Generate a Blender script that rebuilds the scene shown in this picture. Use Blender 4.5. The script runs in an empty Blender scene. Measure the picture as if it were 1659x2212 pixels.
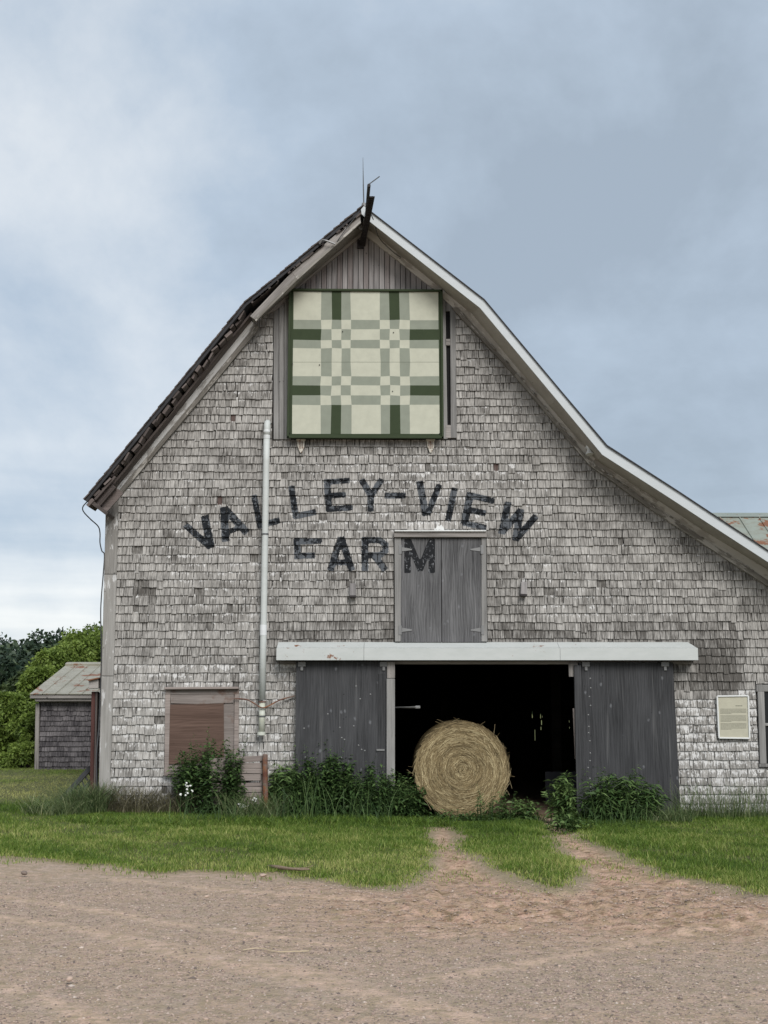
import bpy, math, random
import numpy as np
from mathutils import Vector, Matrix
random.seed(7)
rng = np.random.default_rng(11)
R = math.radians
scene = bpy.context.scene
COL = scene.collection

# ------------------------------------------------------------------ camera
FPX, CXP, CYP, HORIZ = 2685.0, 829.5, 1106.0, 1511.0
DIST, EYE = 17.6, 1.6
PITCH = math.atan((HORIZ - CYP) / FPX)
cam_data = bpy.data.cameras.new('camera'); cam = bpy.data.objects.new('camera', cam_data); COL.objects.link(cam)
cam.location = (0, -DIST, EYE); cam.rotation_euler = (R(90) + PITCH, 0, 0)
cam_data.sensor_fit = 'HORIZONTAL'; cam_data.sensor_width = 36; cam_data.lens = 36 * FPX / 1659.0
cam_data.clip_start = 0.1; cam_data.clip_end = 2000
scene.camera = cam

# ------------------------------------------------------------------ world and sun
SUN_DIR = Vector((0.28, -0.78, 0.66)).normalized()
EL = math.asin(SUN_DIR.z); ROT = math.atan2(SUN_DIR.x, SUN_DIR.y)
world = bpy.data.worlds.new("World"); scene.world = world; world.use_nodes = True
wn, wl = world.node_tree.nodes, world.node_tree.links
wn.clear()
def wnode(t, **k):
    n = wn.new(t)
    for a, b in k.items(): setattr(n, a, b)
    return n
wout = wnode('ShaderNodeOutputWorld')
sky = wnode('ShaderNodeTexSky', sky_type='NISHITA', sun_disc=False, sun_elevation=EL, sun_rotation=ROT)
bg1 = wnode('ShaderNodeBackground'); bg1.inputs['Strength'].default_value = 0.07
bg2 = wnode('ShaderNodeBackground'); bg2.inputs['Strength'].default_value = 0.53
mixs = wnode('ShaderNodeMixShader'); mixs.inputs[0].default_value = 0.92
tc = wnode('ShaderNodeTexCoord'); sep = wnode('ShaderNodeSeparateXYZ')
wl.new(tc.outputs['Generated'], sep.inputs[0])
mp = wnode('ShaderNodeMapping'); mp.inputs['Scale'].default_value = (2.6, 2.6, 3.2); mp.inputs['Location'].default_value = (3.1, 0.4, 1.7)
wl.new(tc.outputs['Generated'], mp.inputs[0])
nz = wnode('ShaderNodeTexNoise'); nz.inputs['Scale'].default_value = 1.25; nz.inputs['Detail'].default_value = 7; nz.inputs['Roughness'].default_value = 0.58; nz.inputs['Distortion'].default_value = 0.15
wl.new(mp.outputs[0], nz.inputs['Vector'])
mp2 = wnode('ShaderNodeMapping'); mp2.inputs['Scale'].default_value = (3, 3, 26); mp2.inputs['Location'].default_value = (0.3, 0, 0.2)
wl.new(tc.outputs['Generated'], mp2.inputs[0])
nz2 = wnode('ShaderNodeTexNoise'); nz2.inputs['Scale'].default_value = 1.1; nz2.inputs['Detail'].default_value = 5; nz2.inputs['Roughness'].default_value = 0.5
wl.new(mp2.outputs[0], nz2.inputs['Vector'])
def wmath(op, a, b=None, c=None, clamp=False):
    n = wnode('ShaderNodeMath', operation=op); n.use_clamp = clamp
    for i, v in enumerate((a, b, c)):
        if v is None: continue
        if isinstance(v, (int, float)): n.inputs[i].default_value = v
        else: wl.new(v, n.inputs[i])
    return n.outputs[0]
z = wmath('MAXIMUM', sep.outputs[2], 0.0)
g = wmath('DIVIDE', z, 0.50, clamp=True)
g = wmath('POWER', g, 0.62)                                   # 0 at horizon .. 1 high
lx = wmath('MULTIPLY', sep.outputs[0], -0.65)                  # a little brighter to the west
low = wmath('SUBTRACT', 1.0, wmath('DIVIDE', z, 0.22, clamp=True))
cl = wmath('MULTIPLY', wmath('SUBTRACT', nz.outputs['Fac'], 0.5), 1.9)
st = wmath('MULTIPLY', wmath('MULTIPLY', wmath('SUBTRACT', nz2.outputs['Fac'], 0.5), 2.4), low)
br = wmath('ADD', wmath('ADD', wmath('SUBTRACT', 0.73, wmath('MULTIPLY', g, 0.48)), lx), wmath('ADD', cl, st), clamp=True)
rmp = wnode('ShaderNodeValToRGB'); e = rmp.color_ramp.elements
e[0].position = 0.0; e[0].color = (0.335, 0.40, 0.475, 1)
e[1].position = 1.0; e[1].color = (0.79, 0.81, 0.82, 1)
x = e.new(0.30); x.color = (0.425, 0.505, 0.60, 1)
x = e.new(0.60); x.color = (0.585, 0.64, 0.70, 1)
wl.new(br, rmp.inputs[0]); wl.new(rmp.outputs[0], bg2.inputs['Color'])
wl.new(sky.outputs[0], bg1.inputs['Color'])
wl.new(bg1.outputs[0], mixs.inputs[1]); wl.new(bg2.outputs[0], mixs.inputs[2]); wl.new(mixs.outputs[0], wout.inputs[0])

sd = bpy.data.lights.new('sun', 'SUN'); sun = bpy.data.objects.new('sun', sd); COL.objects.link(sun)
sd.energy = 1.5; sd.angle = R(32); sd.color = (1.0, 0.965, 0.92)
sun.location = (10, -20, 25); sun.rotation_euler = (-SUN_DIR).to_track_quat('-Z', 'Y').to_euler()
scene.view_settings.view_transform = 'Standard'; scene.view_settings.look = 'None'
scene.view_settings.gamma = 1; scene.view_settings.use_curve_mapping = False
scene.view_settings.exposure = 1.15
scene.render.engine = 'CYCLES'; scene.render.resolution_x = 768; scene.render.resolution_y = 1024

# ------------------------------------------------------------------ survey helpers
def ray(px, py):
    c, s = math.cos(PITCH), math.sin(PITCH)
    u = CYP - py
    return Vector((px - CXP, FPX * c - u * s, FPX * s + u * c))
def P(px, py, Y=0.0):
    d = ray(px, py); t = (Y + DIST) / d.y
    return Vector((d.x * t, Y, EYE + d.z * t))
def XZ(px, py, Y=0.0):
    p = P(px, py, Y); return (p.x, p.z)
def G(px, py, z=0.0):
    d = ray(px, py); t = (z - EYE) / d.z
    return Vector((d.x * t, -DIST + d.y * t, z))

def smooth(a, b, v):
    t = np.clip((v - a) / (b - a), 0, 1); return t * t * (3 - 2 * t)
def lump(x, y, s, seed=0):
    a = seed * 1.7
    return (np.sin(x * s + a + 1.3 * np.sin(y * s * .7 + a)) + np.sin(y * s * 1.13 + 2 * a + 1.1 * np.sin(x * s * .83 - a)) + np.sin((x + y) * s * .61 + 3 * a)) / 3
# signed distance to the lawn outline (positive on the lawn)
LAWN_PX = [(0,1853),(100,1858),(190,1869),(235,1866),(300,1877),(345,1886),(430,1881),(560,1890),(600,1888),(640,1902),(700,1903),(770,1919),(850,1924),(890,1914),
 (905,1893),(925,1875),(933,1850),(922,1825),(927,1800),(938,1778),(972,1778),(985,1800),(1000,1830),(1035,1855),(1065,1880),(1110,1903),(1180,1924),(1235,1922),(1257,1895),
 (1235,1862),(1207,1830),(1182,1800),(1165,1765),(1205,1765),(1238,1795),(1290,1825),(1365,1858),(1450,1888),(1560,1914),(1659,1938)]
LP = [tuple(G(*p)[:2]) for p in LAWN_PX]
LP = [(-70, LP[0][1] + .4)] + LP + [(30, LP[-1][1] - 2.0), (70, LP[-1][1] - 2.0), (70, 300), (-70, 300)]
LP = np.array(LP)
def poly_sd(x, y, poly=LP):
    x = np.asarray(x, float); y = np.asarray(y, float)
    best = np.full(x.shape, 1e18); inside = np.zeros(x.shape, bool)
    n = len(poly)
    for i in range(n):
        ax, ay = poly[i]; bx, by = poly[(i + 1) % n]
        dx, dy = bx - ax, by - ay
        t = np.clip(((x - ax) * dx + (y - ay) * dy) / (dx * dx + dy * dy + 1e-12), 0, 1)
        best = np.minimum(best, (x - ax - t * dx) ** 2 + (y - ay - t * dy) ** 2)
        cond = ((ay > y) != (by > y))
        xi = (bx - ax) * (y - ay) / (by - ay + 1e-12) + ax
        inside ^= cond & (x < xi)
    d = np.sqrt(best)
    return np.where(inside, d, -d)
def H(x, y):
    x = np.asarray(x, float); y = np.asarray(y, float)
    h = 0.10 * smooth(1.0, 4.5, -x) * smooth(-4, 0, y)
    h = h + 0.012 * lump(x, y, 1.1, 1) + 0.006 * lump(x, y, 4.2, 2)
    return h

# ------------------------------------------------------------------ material helpers
class M:
    def __init__(s, name):
        s.m = bpy.data.materials.new(name); s.m.use_nodes = True
        s.n, s.l = s.m.node_tree.nodes, s.m.node_tree.links
        s.b = s.n['Principled BSDF']; s.out = s.n['Material Output']
        s.b.inputs['Roughness'].default_value = 0.85
        s.b.inputs['Specular IOR Level'].default_value = 0.25
    def node(s, t, **k):
        n = s.n.new(t)
        for a, b in k.items(): setattr(n, a, b)
        return n
    def link(s, v, inp):
        if isinstance(v, (int, float)): inp.default_value = v
        elif isinstance(v, tuple): inp.default_value = v if len(v) == 4 or inp.type == 'VECTOR' else (*v, 1)
        else: s.l.new(v, inp)
    def math(s, op, a, b=None, c=None, clamp=False):
        n = s.node('ShaderNodeMath', operation=op); n.use_clamp = clamp
        for i, v in enumerate((a, b, c)):
            if v is not None: s.link(v, n.inputs[i])
        return n.outputs[0]
    def mix(s, f, a, b, mode='MIX'):
        n = s.node('ShaderNodeMix', data_type='RGBA', blend_type=mode)
        s.link(f, n.inputs[0]); s.link(a, n.inputs[6]); s.link(b, n.inputs[7]); return n.outputs[2]
    def attr(s, name):
        return s.node('ShaderNodeAttribute', attribute_name=name).outputs['Fac']
    def pos(s): return s.node('ShaderNodeNewGeometry').outputs['Position']
    def obj(s, rnd=True):
        o = s.node('ShaderNodeTexCoord').outputs['Object']
        if not rnd: return o
        r = s.node('ShaderNodeObjectInfo').outputs['Random']
        v = s.node('ShaderNodeVectorMath', operation='SCALE'); v.inputs[0].default_value = (31, 17, 23); s.l.new(r, v.inputs['Scale'])
        a = s.node('ShaderNodeVectorMath', operation='ADD'); s.l.new(o, a.inputs[0]); s.l.new(v.outputs[0], a.inputs[1]); return a.outputs[0]
    def rand(s): return s.node('ShaderNodeObjectInfo').outputs['Random']
    def noise(s, vec, scale=(1, 1, 1), sc=1, detail=5, rough=0.55, dist=0):
        m_ = s.node('ShaderNodeMapping'); m_.inputs['Scale'].default_value = scale; s.l.new(vec, m_.inputs[0])
        n = s.node('ShaderNodeTexNoise'); n.inputs['Scale'].default_value = sc; n.inputs['Detail'].default_value = detail
        n.inputs['Roughness'].default_value = rough; n.inputs['Distortion'].default_value = dist
        s.l.new(m_.outputs[0], n.inputs['Vector']); return n.outputs['Fac']
    def ramp(s, f, *stops):
        n = s.node('ShaderNodeValToRGB'); e = n.color_ramp.elements
        while len(e) < len(stops): e.new(0.5)
        for i, (p, c) in enumerate(stops):
            e[i].position = p; e[i].color = (*c, 1) if isinstance(c, tuple) else (c, c, c, 1)
        s.link(f, n.inputs[0]); return n.outputs[0]
    def step(s, f, a, b):
        n = s.node('ShaderNodeMapRange'); s.link(f, n.inputs[0]); n.inputs[1].default_value = a; n.inputs[2].default_value = b; return n.outputs[0]
    def bump(s, h, strength=0.5, dist=0.003):
        n = s.node('ShaderNodeBump'); n.inputs['Strength'].default_value = strength; n.inputs['Distance'].default_value = dist
        s.link(h, n.inputs['Height']); s.l.new(n.outputs[0], s.b.inputs['Normal'])
    def color(s, c): s.link(c, s.b.inputs['Base Color']); return s

def mat_flat(name, c, rough=0.8, metal=0):
    m = M(name); n = m.noise(m.obj(), sc=9); m.color(m.mix(m.step(n, .3, .75), tuple(v * .93 for v in c), tuple(min(1, v * 1.06) for v in c)))
    m.b.inputs['Roughness'].default_value = rough; m.b.inputs['Metallic'].default_value = metal; return m.m

def mat_shingle(name, dark, light, paintc, letters=False, red=0.0):
    m = M(name); p = m.pos(); tone = m.attr('tone'); v = m.attr('v'); paint = m.attr('paint')
    # streaks that differ from shingle to shingle
    off = m.node('ShaderNodeCombineXYZ'); m.l.new(m.math('MULTIPLY', tone, 37.0), off.inputs[0]); m.l.new(m.math('MULTIPLY', tone, 11.0), off.inputs[2])
    pv = m.node('ShaderNodeVectorMath', operation='ADD'); m.l.new(p, pv.inputs[0]); m.l.new(off.outputs[0], pv.inputs[1]); pv = pv.outputs[0]
    streak = m.noise(pv, (70, 10, 6), 1, 6, 0.65)
    blot = m.noise(p, (1, 1, 1.4), 2.2, 4, 0.6)
    f = m.math('ADD', m.math('MULTIPLY', m.math('SUBTRACT', streak, 0.5), 2.7), m.math('ADD', m.math('MULTIPLY', tone, 0.95), m.math('MULTIPLY', m.math('SUBTRACT', blot, .5), 1.2)))
    f = m.math('ADD', f, 0.02, clamp=True)
    wood = m.mix(f, dark, light)
    stain = m.step(m.noise(p, (30, 8, 2.2), 1, 3, 0.5), 0.60, 0.82)
    wood = m.mix(m.math('MULTIPLY', stain, 0.55), wood, tuple(c * .55 for c in dark))
    wood = m.mix(m.step(v, -0.4, -0.8), wood, (0.03, 0.027, 0.025))
    knot = m.step(m.noise(pv, (1, 1, 1), 22, 2, 0.5), 0.76, 0.80)
    wood = m.mix(m.math('MULTIPLY', knot, .7), wood, (0.035, 0.03, 0.028))
    if red: wood = m.mix(m.math('MULTIPLY', m.step(m.attr('red'), 0.4, 0.6), 0.7), wood, (0.075, 0.04, 0.034))
    # flaking paint, held longest just under the course above
    fl = m.noise(p, (42, 42, 20), 1, 7, 0.68)
    fl2 = m.noise(p, (1, 1, 1), 7, 3, 0.6)
    fl3 = m.noise(pv, (60, 10, 9), 1, 4, 0.6)
    k = m.math('ADD', m.math('MULTIPLY', m.math('SUBTRACT', fl, .5), 1.3), m.math('MULTIPLY', m.math('SUBTRACT', fl2, .5), 0.8))
    k = m.math('ADD', k, m.math('MULTIPLY', m.math('SUBTRACT', fl3, .5), 0.7))
    k = m.math('ADD', k, m.math('MULTIPLY', m.math('SUBTRACT', v, .62), m.math('SUBTRACT', 1.05, paint)))
    k = m.math('ADD', k, m.math('SUBTRACT', m.math('MULTIPLY', paint, 1.0), 0.62))
    pm = m.step(k, 0.0, 0.035)
    dirt = m.noise(p, (26, 26, 5), 1, 5, 0.6)
    pc = m.mix(m.step(dirt, .35, .75), tuple(c * .70 for c in paintc), paintc)
    col = m.mix(m.math('MULTIPLY', pm, 0.88), wood, pc)
    if letters:
        sdf = m.attr('sdf')
        edge = m.math('ADD', sdf, m.math('MULTIPLY', m.math('SUBTRACT', m.noise(p, (1, 1, 1), 48, 4, .6), .5), 0.035))
        inside = m.step(edge, 0.003, -0.004)
        fade = m.step(m.noise(p, (46, 46, 22), 1, 6, .7), 0.38, 0.31)
        inside = m.math('MULTIPLY', inside, m.math('SUBTRACT', 1.0, m.math('MULTIPLY', fade, .8)))
        gl = m.noise(p, (1, 1, 1), 13, 6, .62); gl2 = m.noise(p, (1, 1, 1), 2.3, 2, .5)
        grey = m.step(m.math('ADD', gl, m.math('MULTIPLY', m.math('SUBTRACT', gl2, .5), .5)), .50, .53)
        lc = m.mix(grey, (0.010, 0.012, 0.015), (0.080, 0.088, 0.098))
        col = m.mix(inside, col, lc)
    m.color(col)
    hgt = m.math('ADD', m.math('MULTIPLY', streak, 0.9), m.math('MULTIPLY', pm, 0.35))
    m.bump(hgt, 0.6, 0.004); m.b.inputs['Roughness'].default_value = 0.9
    return m.m

def mat_wood(name, dark, light, paintc=None, paint=0.0, axis='X', scale=1.0, rust=None, fig=0.0, world=False, streaks=0.0, sdf=False):
    """weathered board; grain runs along the given axis of the object"""
    m = M(name); o = m.pos() if world else m.obj(); long_, acr = 1.6 * scale, 46 * scale
    s = {'X': (long_, acr, acr), 'Z': (acr, acr, long_), 'Y': (acr, long_, acr)}[axis]
    gr = m.noise(o, s, 1, 7, .66, 0.4); bl = m.noise(o, tuple(math.sqrt(a) * .6 for a in s), 1, 4, .6)
    f = m.math('ADD', m.math('MULTIPLY', gr, .65), m.math('MULTIPLY', bl, .6))
    f = m.math('ADD', m.math('MULTIPLY', m.math('SUBTRACT', f, .62), 2.2), m.math('ADD', .30, m.math('MULTIPLY', m.rand(), 0.36)), clamp=True)
    if fig:
        w = m.node('ShaderNodeTexWave', wave_type='BANDS', bands_direction='X' if axis == 'Z' else 'Z'); w.inputs['Scale'].default_value = 9; w.inputs['Distortion'].default_value = 14
        w.inputs['Detail'].default_value = 3; w.inputs['Detail Scale'].default_value = 0.7
        mm = m.node('ShaderNodeMapping'); mm.inputs['Scale'].default_value = (1.0, 1, .22) if axis == 'Z' else (.22, 1, 1.0); m.l.new(o, mm.inputs[0]); m.l.new(mm.outputs[0], w.inputs['Vector'])
        f = m.math('ADD', f, m.math('MULTIPLY', m.math('SUBTRACT', w.outputs['Fac'], .5), fig), clamp=True)
    col = m.mix(f, dark, light)
    crack = m.step(m.noise(o, tuple(a * 1.4 for a in s), 1, 2, .5), .70, .76)
    col = m.mix(m.math('MULTIPLY', crack, .6), col, tuple(c * .25 for c in dark))
    kn = m.step(m.noise(o, (1, 1, 1), 11, 2, .4), .74, .78); col = m.mix(m.math('MULTIPLY', kn, .7), col, tuple(c * .3 for c in dark))
    if streaks:
        sx = m.noise(o, (13, 13, .5), 1, 3, .55); col = m.mix(m.math('MULTIPLY', m.step(sx, .60, .72), streaks), col, (0.22, 0.22, 0.22))
        spl = m.node('ShaderNodeTexVoronoi'); spl.inputs['Scale'].default_value = 5.5; mm = m.node('ShaderNodeMapping'); mm.inputs['Scale'].default_value = (1, 1, .7); m.l.new(o, mm.inputs[0]); m.l.new(mm.outputs[0], spl.inputs['Vector'])
        dd = m.math('ADD', spl.outputs['Distance'], m.math('MULTIPLY', m.noise(o, (1, 1, .6), 55, 3), .16))
        col = m.mix(m.math('MULTIPLY', m.step(dd, .20, .13), .55 * streaks * 1.6), col, (0.28, 0.29, 0.31))
    if paintc:
        pn = m.noise(o, tuple(math.sqrt(a) * 2.4 for a in s), 1, 8, .72); pn2 = m.noise(o, (1, 1, 1), 2.3, 3)
        pm = m.step(m.math('ADD', pn, m.math('MULTIPLY', m.math('SUBTRACT', pn2, .5), .7)), .66 - paint * .5, .69 - paint * .5)
        col = m.mix(m.math('MULTIPLY', pm, .9), col, paintc)
    if rust:
        rn = m.noise(o, (1, 1, 1), 5, 5, .6); col = m.mix(m.step(rn, .52, .66), col, rust)
    if sdf:
        p = m.pos(); edge = m.math('ADD', m.attr('sdf'), m.math('MULTIPLY', m.math('SUBTRACT', m.noise(p, (1, 1, 1), 60, 3, .6), .5), .006))
        ins = m.step(edge, .002, -.002)
        chip = m.step(m.noise(p, (34, 34, 22), 1, 6, .68), .62, .57)
        col = m.mix(ins, col, m.mix(chip, (0.15, 0.155, 0.165), (0.012, 0.013, 0.015)))
    m.color(col); m.bump(m.math('ADD', gr, m.math('MULTIPLY', crack, -1.0)), .55, .004); m.b.inputs['Roughness'].default_value = .88
    return m.m

def mat_metal_paint(name, c, rust=0.0, dirt=(0.3, 0.31, 0.28), rough=.5, dirtamt=.5, rscale=7):
    m = M(name); p = m.pos()
    d = m.noise(p, (3, 3, 9), 1, 6, .62); col = m.mix(m.math('MULTIPLY', m.step(d, .42, .8), dirtamt), c, dirt)
    if rust:
        rn = m.noise(p, (1, 1, 1.0), rscale, 7, .65); rn2 = m.noise(p, (1, 1, 1), 1.3, 2)
        rm = m.step(m.math('ADD', rn, m.math('MULTIPLY', m.math('SUBTRACT', rn2, .5), .6)), .78 - rust, .82 - rust)
        col = m.mix(rm, col, m.mix(m.noise(p, (1, 1, 1), 25), (0.10, 0.045, 0.025), (0.28, 0.13, 0.07)))
    m.color(col); m.b.inputs['Roughness'].default_value = rough; m.bump(d, .25, .004); return m.m

def mat_leaf(name, c0, c1, c2, trans=.3):
    m = M(name); t = m.attr('tint'); col = m.ramp(t, (0.0, c0), (.55, c1), (1.0, c2)); m.color(col)
    m.b.inputs['Roughness'].default_value = .55; m.b.inputs['Specular IOR Level'].default_value = .3
    tr = m.node('ShaderNodeBsdfTranslucent'); m.l.new(col, tr.inputs['Color'])
    mx = m.node('ShaderNodeMixShader'); mx.inputs[0].default_value = trans
    m.l.new(m.b.outputs[0], mx.inputs[1]); m.l.new(tr.outputs[0], mx.inputs[2]); m.l.new(mx.outputs[0], m.out.inputs[0])
    return m.m

MAT = {}
MAT['shingle'] = mat_shingle('weathered_shingle', (0.085, 0.079, 0.072), (0.43, 0.415, 0.392), (0.70, 0.695, 0.685), letters=True, red=1)
MAT['shed_shingle'] = mat_shingle('dark_shingle', (0.038, 0.035, 0.038), (0.20, 0.185, 0.19), (0.55, 0.55, 0.54))
MAT['sheath'] = mat_flat('wall_sheathing', (0.022, 0.020, 0.018))
MAT['grey'] = mat_wood('grey_board', (0.13, 0.12, 0.112), (0.40, 0.375, 0.355))
MAT['peel'] = mat_wood('peeling_board', (0.27, 0.258, 0.245), (0.50, 0.485, 0.46), (0.62, 0.62, 0.61), .46)
MAT['corner'] = mat_wood('corner_board', (0.16, 0.15, 0.14), (0.36, 0.345, 0.33), (0.50, 0.50, 0.495), .30)
MAT['greyz'] = mat_wood('grey_plank', (0.10, 0.095, 0.095), (0.37, 0.35, 0.345), axis='Z')
MAT['plank_red'] = mat_wood('plank_reddish', (0.11, 0.095, 0.092), (0.33, 0.30, 0.293), axis='Z')
MAT['jamb'] = mat_wood('jamb_board', (0.12, 0.117, 0.114), (0.31, 0.305, 0.295), axis='Z')
MAT['taupe'] = mat_wood('taupe_rake', (0.24, 0.22, 0.195), (0.40, 0.375, 0.335), (0.50, 0.48, 0.44), .42)
MAT['crust'] = mat_wood('crusty_moulding', (0.09, 0.08, 0.068), (0.30, 0.285, 0.26), (0.42, 0.40, 0.37), .2, scale=2)
MAT['ply'] = mat_wood('dark_plywood', (0.020, 0.0205, 0.022), (0.068, 0.069, 0.073), axis='Z', fig=.18, streaks=.35)
MAT['leaf_ply'] = mat_wood('loft_door_ply', (0.040, 0.040, 0.042), (0.17, 0.169, 0.173), axis='Z', fig=.25, sdf=True, streaks=.25)
MAT['boarded'] = mat_wood('boarded_ply', (0.13, 0.11, 0.10), (0.27, 0.238, 0.222), axis='X', fig=.2, rust=(0.15, 0.10, 0.08))
MAT['brownply'] = mat_wood('brown_ply', (0.075, 0.047, 0.036), (0.16, 0.105, 0.085), axis='X', fig=.2)
MAT['fence'] = mat_wood('fence_board', (0.13, 0.105, 0.095), (0.33, 0.285, 0.262), axis='X')
MAT['roofdark'] = mat_wood('dark_roof_wood', (0.03, 0.026, 0.024), (0.115, 0.095, 0.088))
MAT['brownwood'] = mat_wood('brown_lookout', (0.045, 0.037, 0.034), (0.18, 0.15, 0.14))
MAT['asphalt'] = mat_flat('asphalt_roof', (0.035, 0.035, 0.038))
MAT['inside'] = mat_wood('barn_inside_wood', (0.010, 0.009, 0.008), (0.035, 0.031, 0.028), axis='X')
MAT['fascia'] = mat_metal_paint('white_metal_fascia', (0.475, 0.505, 0.525), rough=.5, dirtamt=.22)
MAT['canopy'] = mat_metal_paint('white_track_cover', (0.475, 0.495, 0.485), rust=.11, rough=.5, dirt=(0.34, 0.37, 0.35), dirtamt=.45)
MAT['pipe'] = mat_metal_paint('pale_pipe', (0.49, 0.515, 0.505), rough=.5, dirtamt=.35)
MAT['foil'] = mat_metal_paint('foil_tape', (0.62, 0.64, 0.65), rough=.3)
MAT['pipe_low'] = mat_metal_paint('stained_pipe', (0.50, 0.52, 0.47), rust=.03, dirt=(0.30, 0.29, 0.16), dirtamt=.8)
MAT['rust'] = mat_metal_paint('rusty_iron', (0.11, 0.045, 0.03), rust=.25, rough=.8)
MAT['iron'] = mat_flat('dark_iron', (0.022, 0.018, 0.018), .6)
MAT['steel'] = mat_flat('grey_rod', (0.12, 0.125, 0.13), .5, .4)
MAT['hinge'] = mat_flat('hinge_metal', (0.20, 0.20, 0.20), .5, .3)
MAT['white'] = mat_flat('white_paint', (0.62, 0.63, 0.62), .6)
MAT['strawpale'] = mat_flat('pale_straw', (0.52, 0.43, 0.30))
MAT['cornerz'] = mat_wood('corner_board', (0.15, 0.142, 0.132), (0.35, 0.34, 0.322), (0.50, 0.50, 0.495), .14, axis='Z')
MAT['jambx'] = mat_wood('stile_board', (0.12, 0.117, 0.114), (0.31, 0.305, 0.295))
MAT['plyx'] = mat_wood('dark_stile', (0.020, 0.0205, 0.022), (0.085, 0.086, 0.090))
MAT['limb'] = mat_wood('branch_bark', (0.10, 0.065, 0.045), (0.32, 0.25, 0.18))
MAT['soffitm'] = mat_wood('painted_soffit', (0.27, 0.25, 0.22), (0.42, 0.395, 0.35))
MAT['whitep'] = mat_metal_paint('white_enamel', (0.52, 0.49, 0.43), rust=.19, rscale=24)
MAT['redboard'] = mat_wood('red_board', (0.07, 0.022, 0.018), (0.20, 0.07, 0.055), axis='Z')
MAT['blackwood'] = mat_wood('black_slat', (0.022, 0.023, 0.025), (0.085, 0.088, 0.09))
MAT['cable'] = mat_flat('grey_cable', (0.06, 0.062, 0.066), .6)
MAT['tin'] = mat_metal_paint('old_tin_roof', (0.30, 0.29, 0.24), rust=.20, dirt=(0.17, 0.16, 0.12), dirtamt=.7, rscale=3)
MAT['tinrust'] = mat_metal_paint('rusty_tin_roof', (0.24, 0.265, 0.23), rust=.20, dirt=(0.17, 0.15, 0.11), dirtamt=.8, rscale=1.6)
MAT['qD'] = mat_flat('quilt_dark_green', (0.036, 0.050, 0.026), .9)
MAT['qG'] = mat_flat('quilt_sage', (0.225, 0.245, 0.200), .8)
MAT['qL'] = mat_flat('quilt_cream', (0.44, 0.445, 0.365), .8)
MAT['paper'] = mat_flat('notice_paper', (0.42, 0.405, 0.32), .7)
MAT['ink'] = mat_flat('notice_ink', (0.16, 0.16, 0.13), .8)
MAT['glass'] = mat_flat('window_glass', (0.015, 0.017, 0.019), .12)
MAT['grass'] = mat_leaf('grass_blades', (0.040, 0.080, 0.013), (0.125, 0.205, 0.026), (0.42, 0.42, 0.15), .25)
MAT['tall'] = mat_leaf('tall_grass', (0.028, 0.055, 0.018), (0.105, 0.155, 0.058), (0.32, 0.33, 0.18), .25)
MAT['dead'] = mat_leaf('brownish_grass', (0.035, 0.035, 0.022), (0.095, 0.088, 0.052), (0.22, 0.20, 0.12), .2)
MAT['weed'] = mat_leaf('weed_leaves', (0.020, 0.046, 0.016), (0.060, 0.112, 0.034), (0.17, 0.25, 0.085), .25)
MAT['stem'] = mat_flat('weed_stem', (0.05, 0.08, 0.03))
MAT['tree'] = mat_leaf('tree_leaves', (0.045, 0.075, 0.016), (0.155, 0.225, 0.044), (0.31, 0.40, 0.10), .4)
MAT['treed'] = mat_leaf('dark_tree_leaves', (0.02, 0.035, 0.014), (0.045, 0.07, 0.026), (0.09, 0.12, 0.045), .2)
MAT['fir'] = mat_leaf('woodland_leaves', (0.016, 0.034, 0.024), (0.038, 0.062, 0.036), (0.080, 0.115, 0.045), .15)
MAT['bark'] = mat_wood('bark', (0.04, 0.033, 0.027), (0.12, 0.10, 0.085), axis='Z')
MAT['petal'] = mat_flat('white_petals', (0.75, 0.76, 0.72))
MAT['straw'] = mat_leaf('straw', (0.070, 0.050, 0.023), (0.265, 0.198, 0.098), (0.62, 0.52, 0.31), .15)
m = M('bale_core'); n_ = m.noise(m.obj(), (1, 1, 1), 30, 6, .7); m.color(m.mix(m.step(n_, .3, .7), (0.05, 0.035, 0.014), (0.17, 0.125, 0.052))); m.bump(n_, 1, .02); MAT['bale'] = m.m

# ground materials
m = M('gravel_dirt'); p = m.pos()
big = m.noise(p, (.35, 1.2, 1), 1, 5, .6); mid = m.noise(p, (1, 1, 1), 3, 5, .6); fine = m.noise(p, (1, 1, 1), 60, 4, .7); fine2 = m.noise(p, (1, 1, 1), 190, 2, .6)
vor = m.node('ShaderNodeTexVoronoi'); vor.inputs['Scale'].default_value = 48; m.l.new(p, vor.inputs['Vector'])
rut = m.attr('rut')
col = m.mix(m.step(big, .36, .66), (0.47, 0.335, 0.255), (0.56, 0.38, 0.28))
col = m.mix(m.step(mid, .45, .72), col, (0.49, 0.365, 0.295))
str_ = m.noise(p, (.5, 4.5, 1), 1, 6, .65); col = m.mix(m.math('MULTIPLY', m.step(str_, .52, .66), .5), col, (0.62, 0.445, 0.345))
wet = m.noise(p, (1.2, 3, 1), 1.6, 7, .7); col = m.mix(m.math('MULTIPLY', m.step(wet, .54, .66), .45), col, (0.27, 0.212, 0.180))
fm = m.noise(p, (1, 1, 1), 26, 5, .75); col = m.mix(m.math('MULTIPLY', m.step(fm, .50, .62), .55), col, (0.20, 0.155, 0.13)); col = m.mix(m.math('MULTIPLY', m.step(fm, .42, .32), .5), col, (0.60, 0.50, 0.43))
col = m.mix(m.math('MULTIPLY', m.step(fine, .40, .62), .65), col, (0.28, 0.235, 0.205))
col = m.mix(m.math('MULTIPLY', m.step(fine2, .55, .7), .35), col, (0.60, 0.50, 0.43))
col = m.mix(m.math('MULTIPLY', m.step(vor.outputs['Distance'], .28, .12), .35), col, (0.50, 0.43, 0.385))
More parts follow.
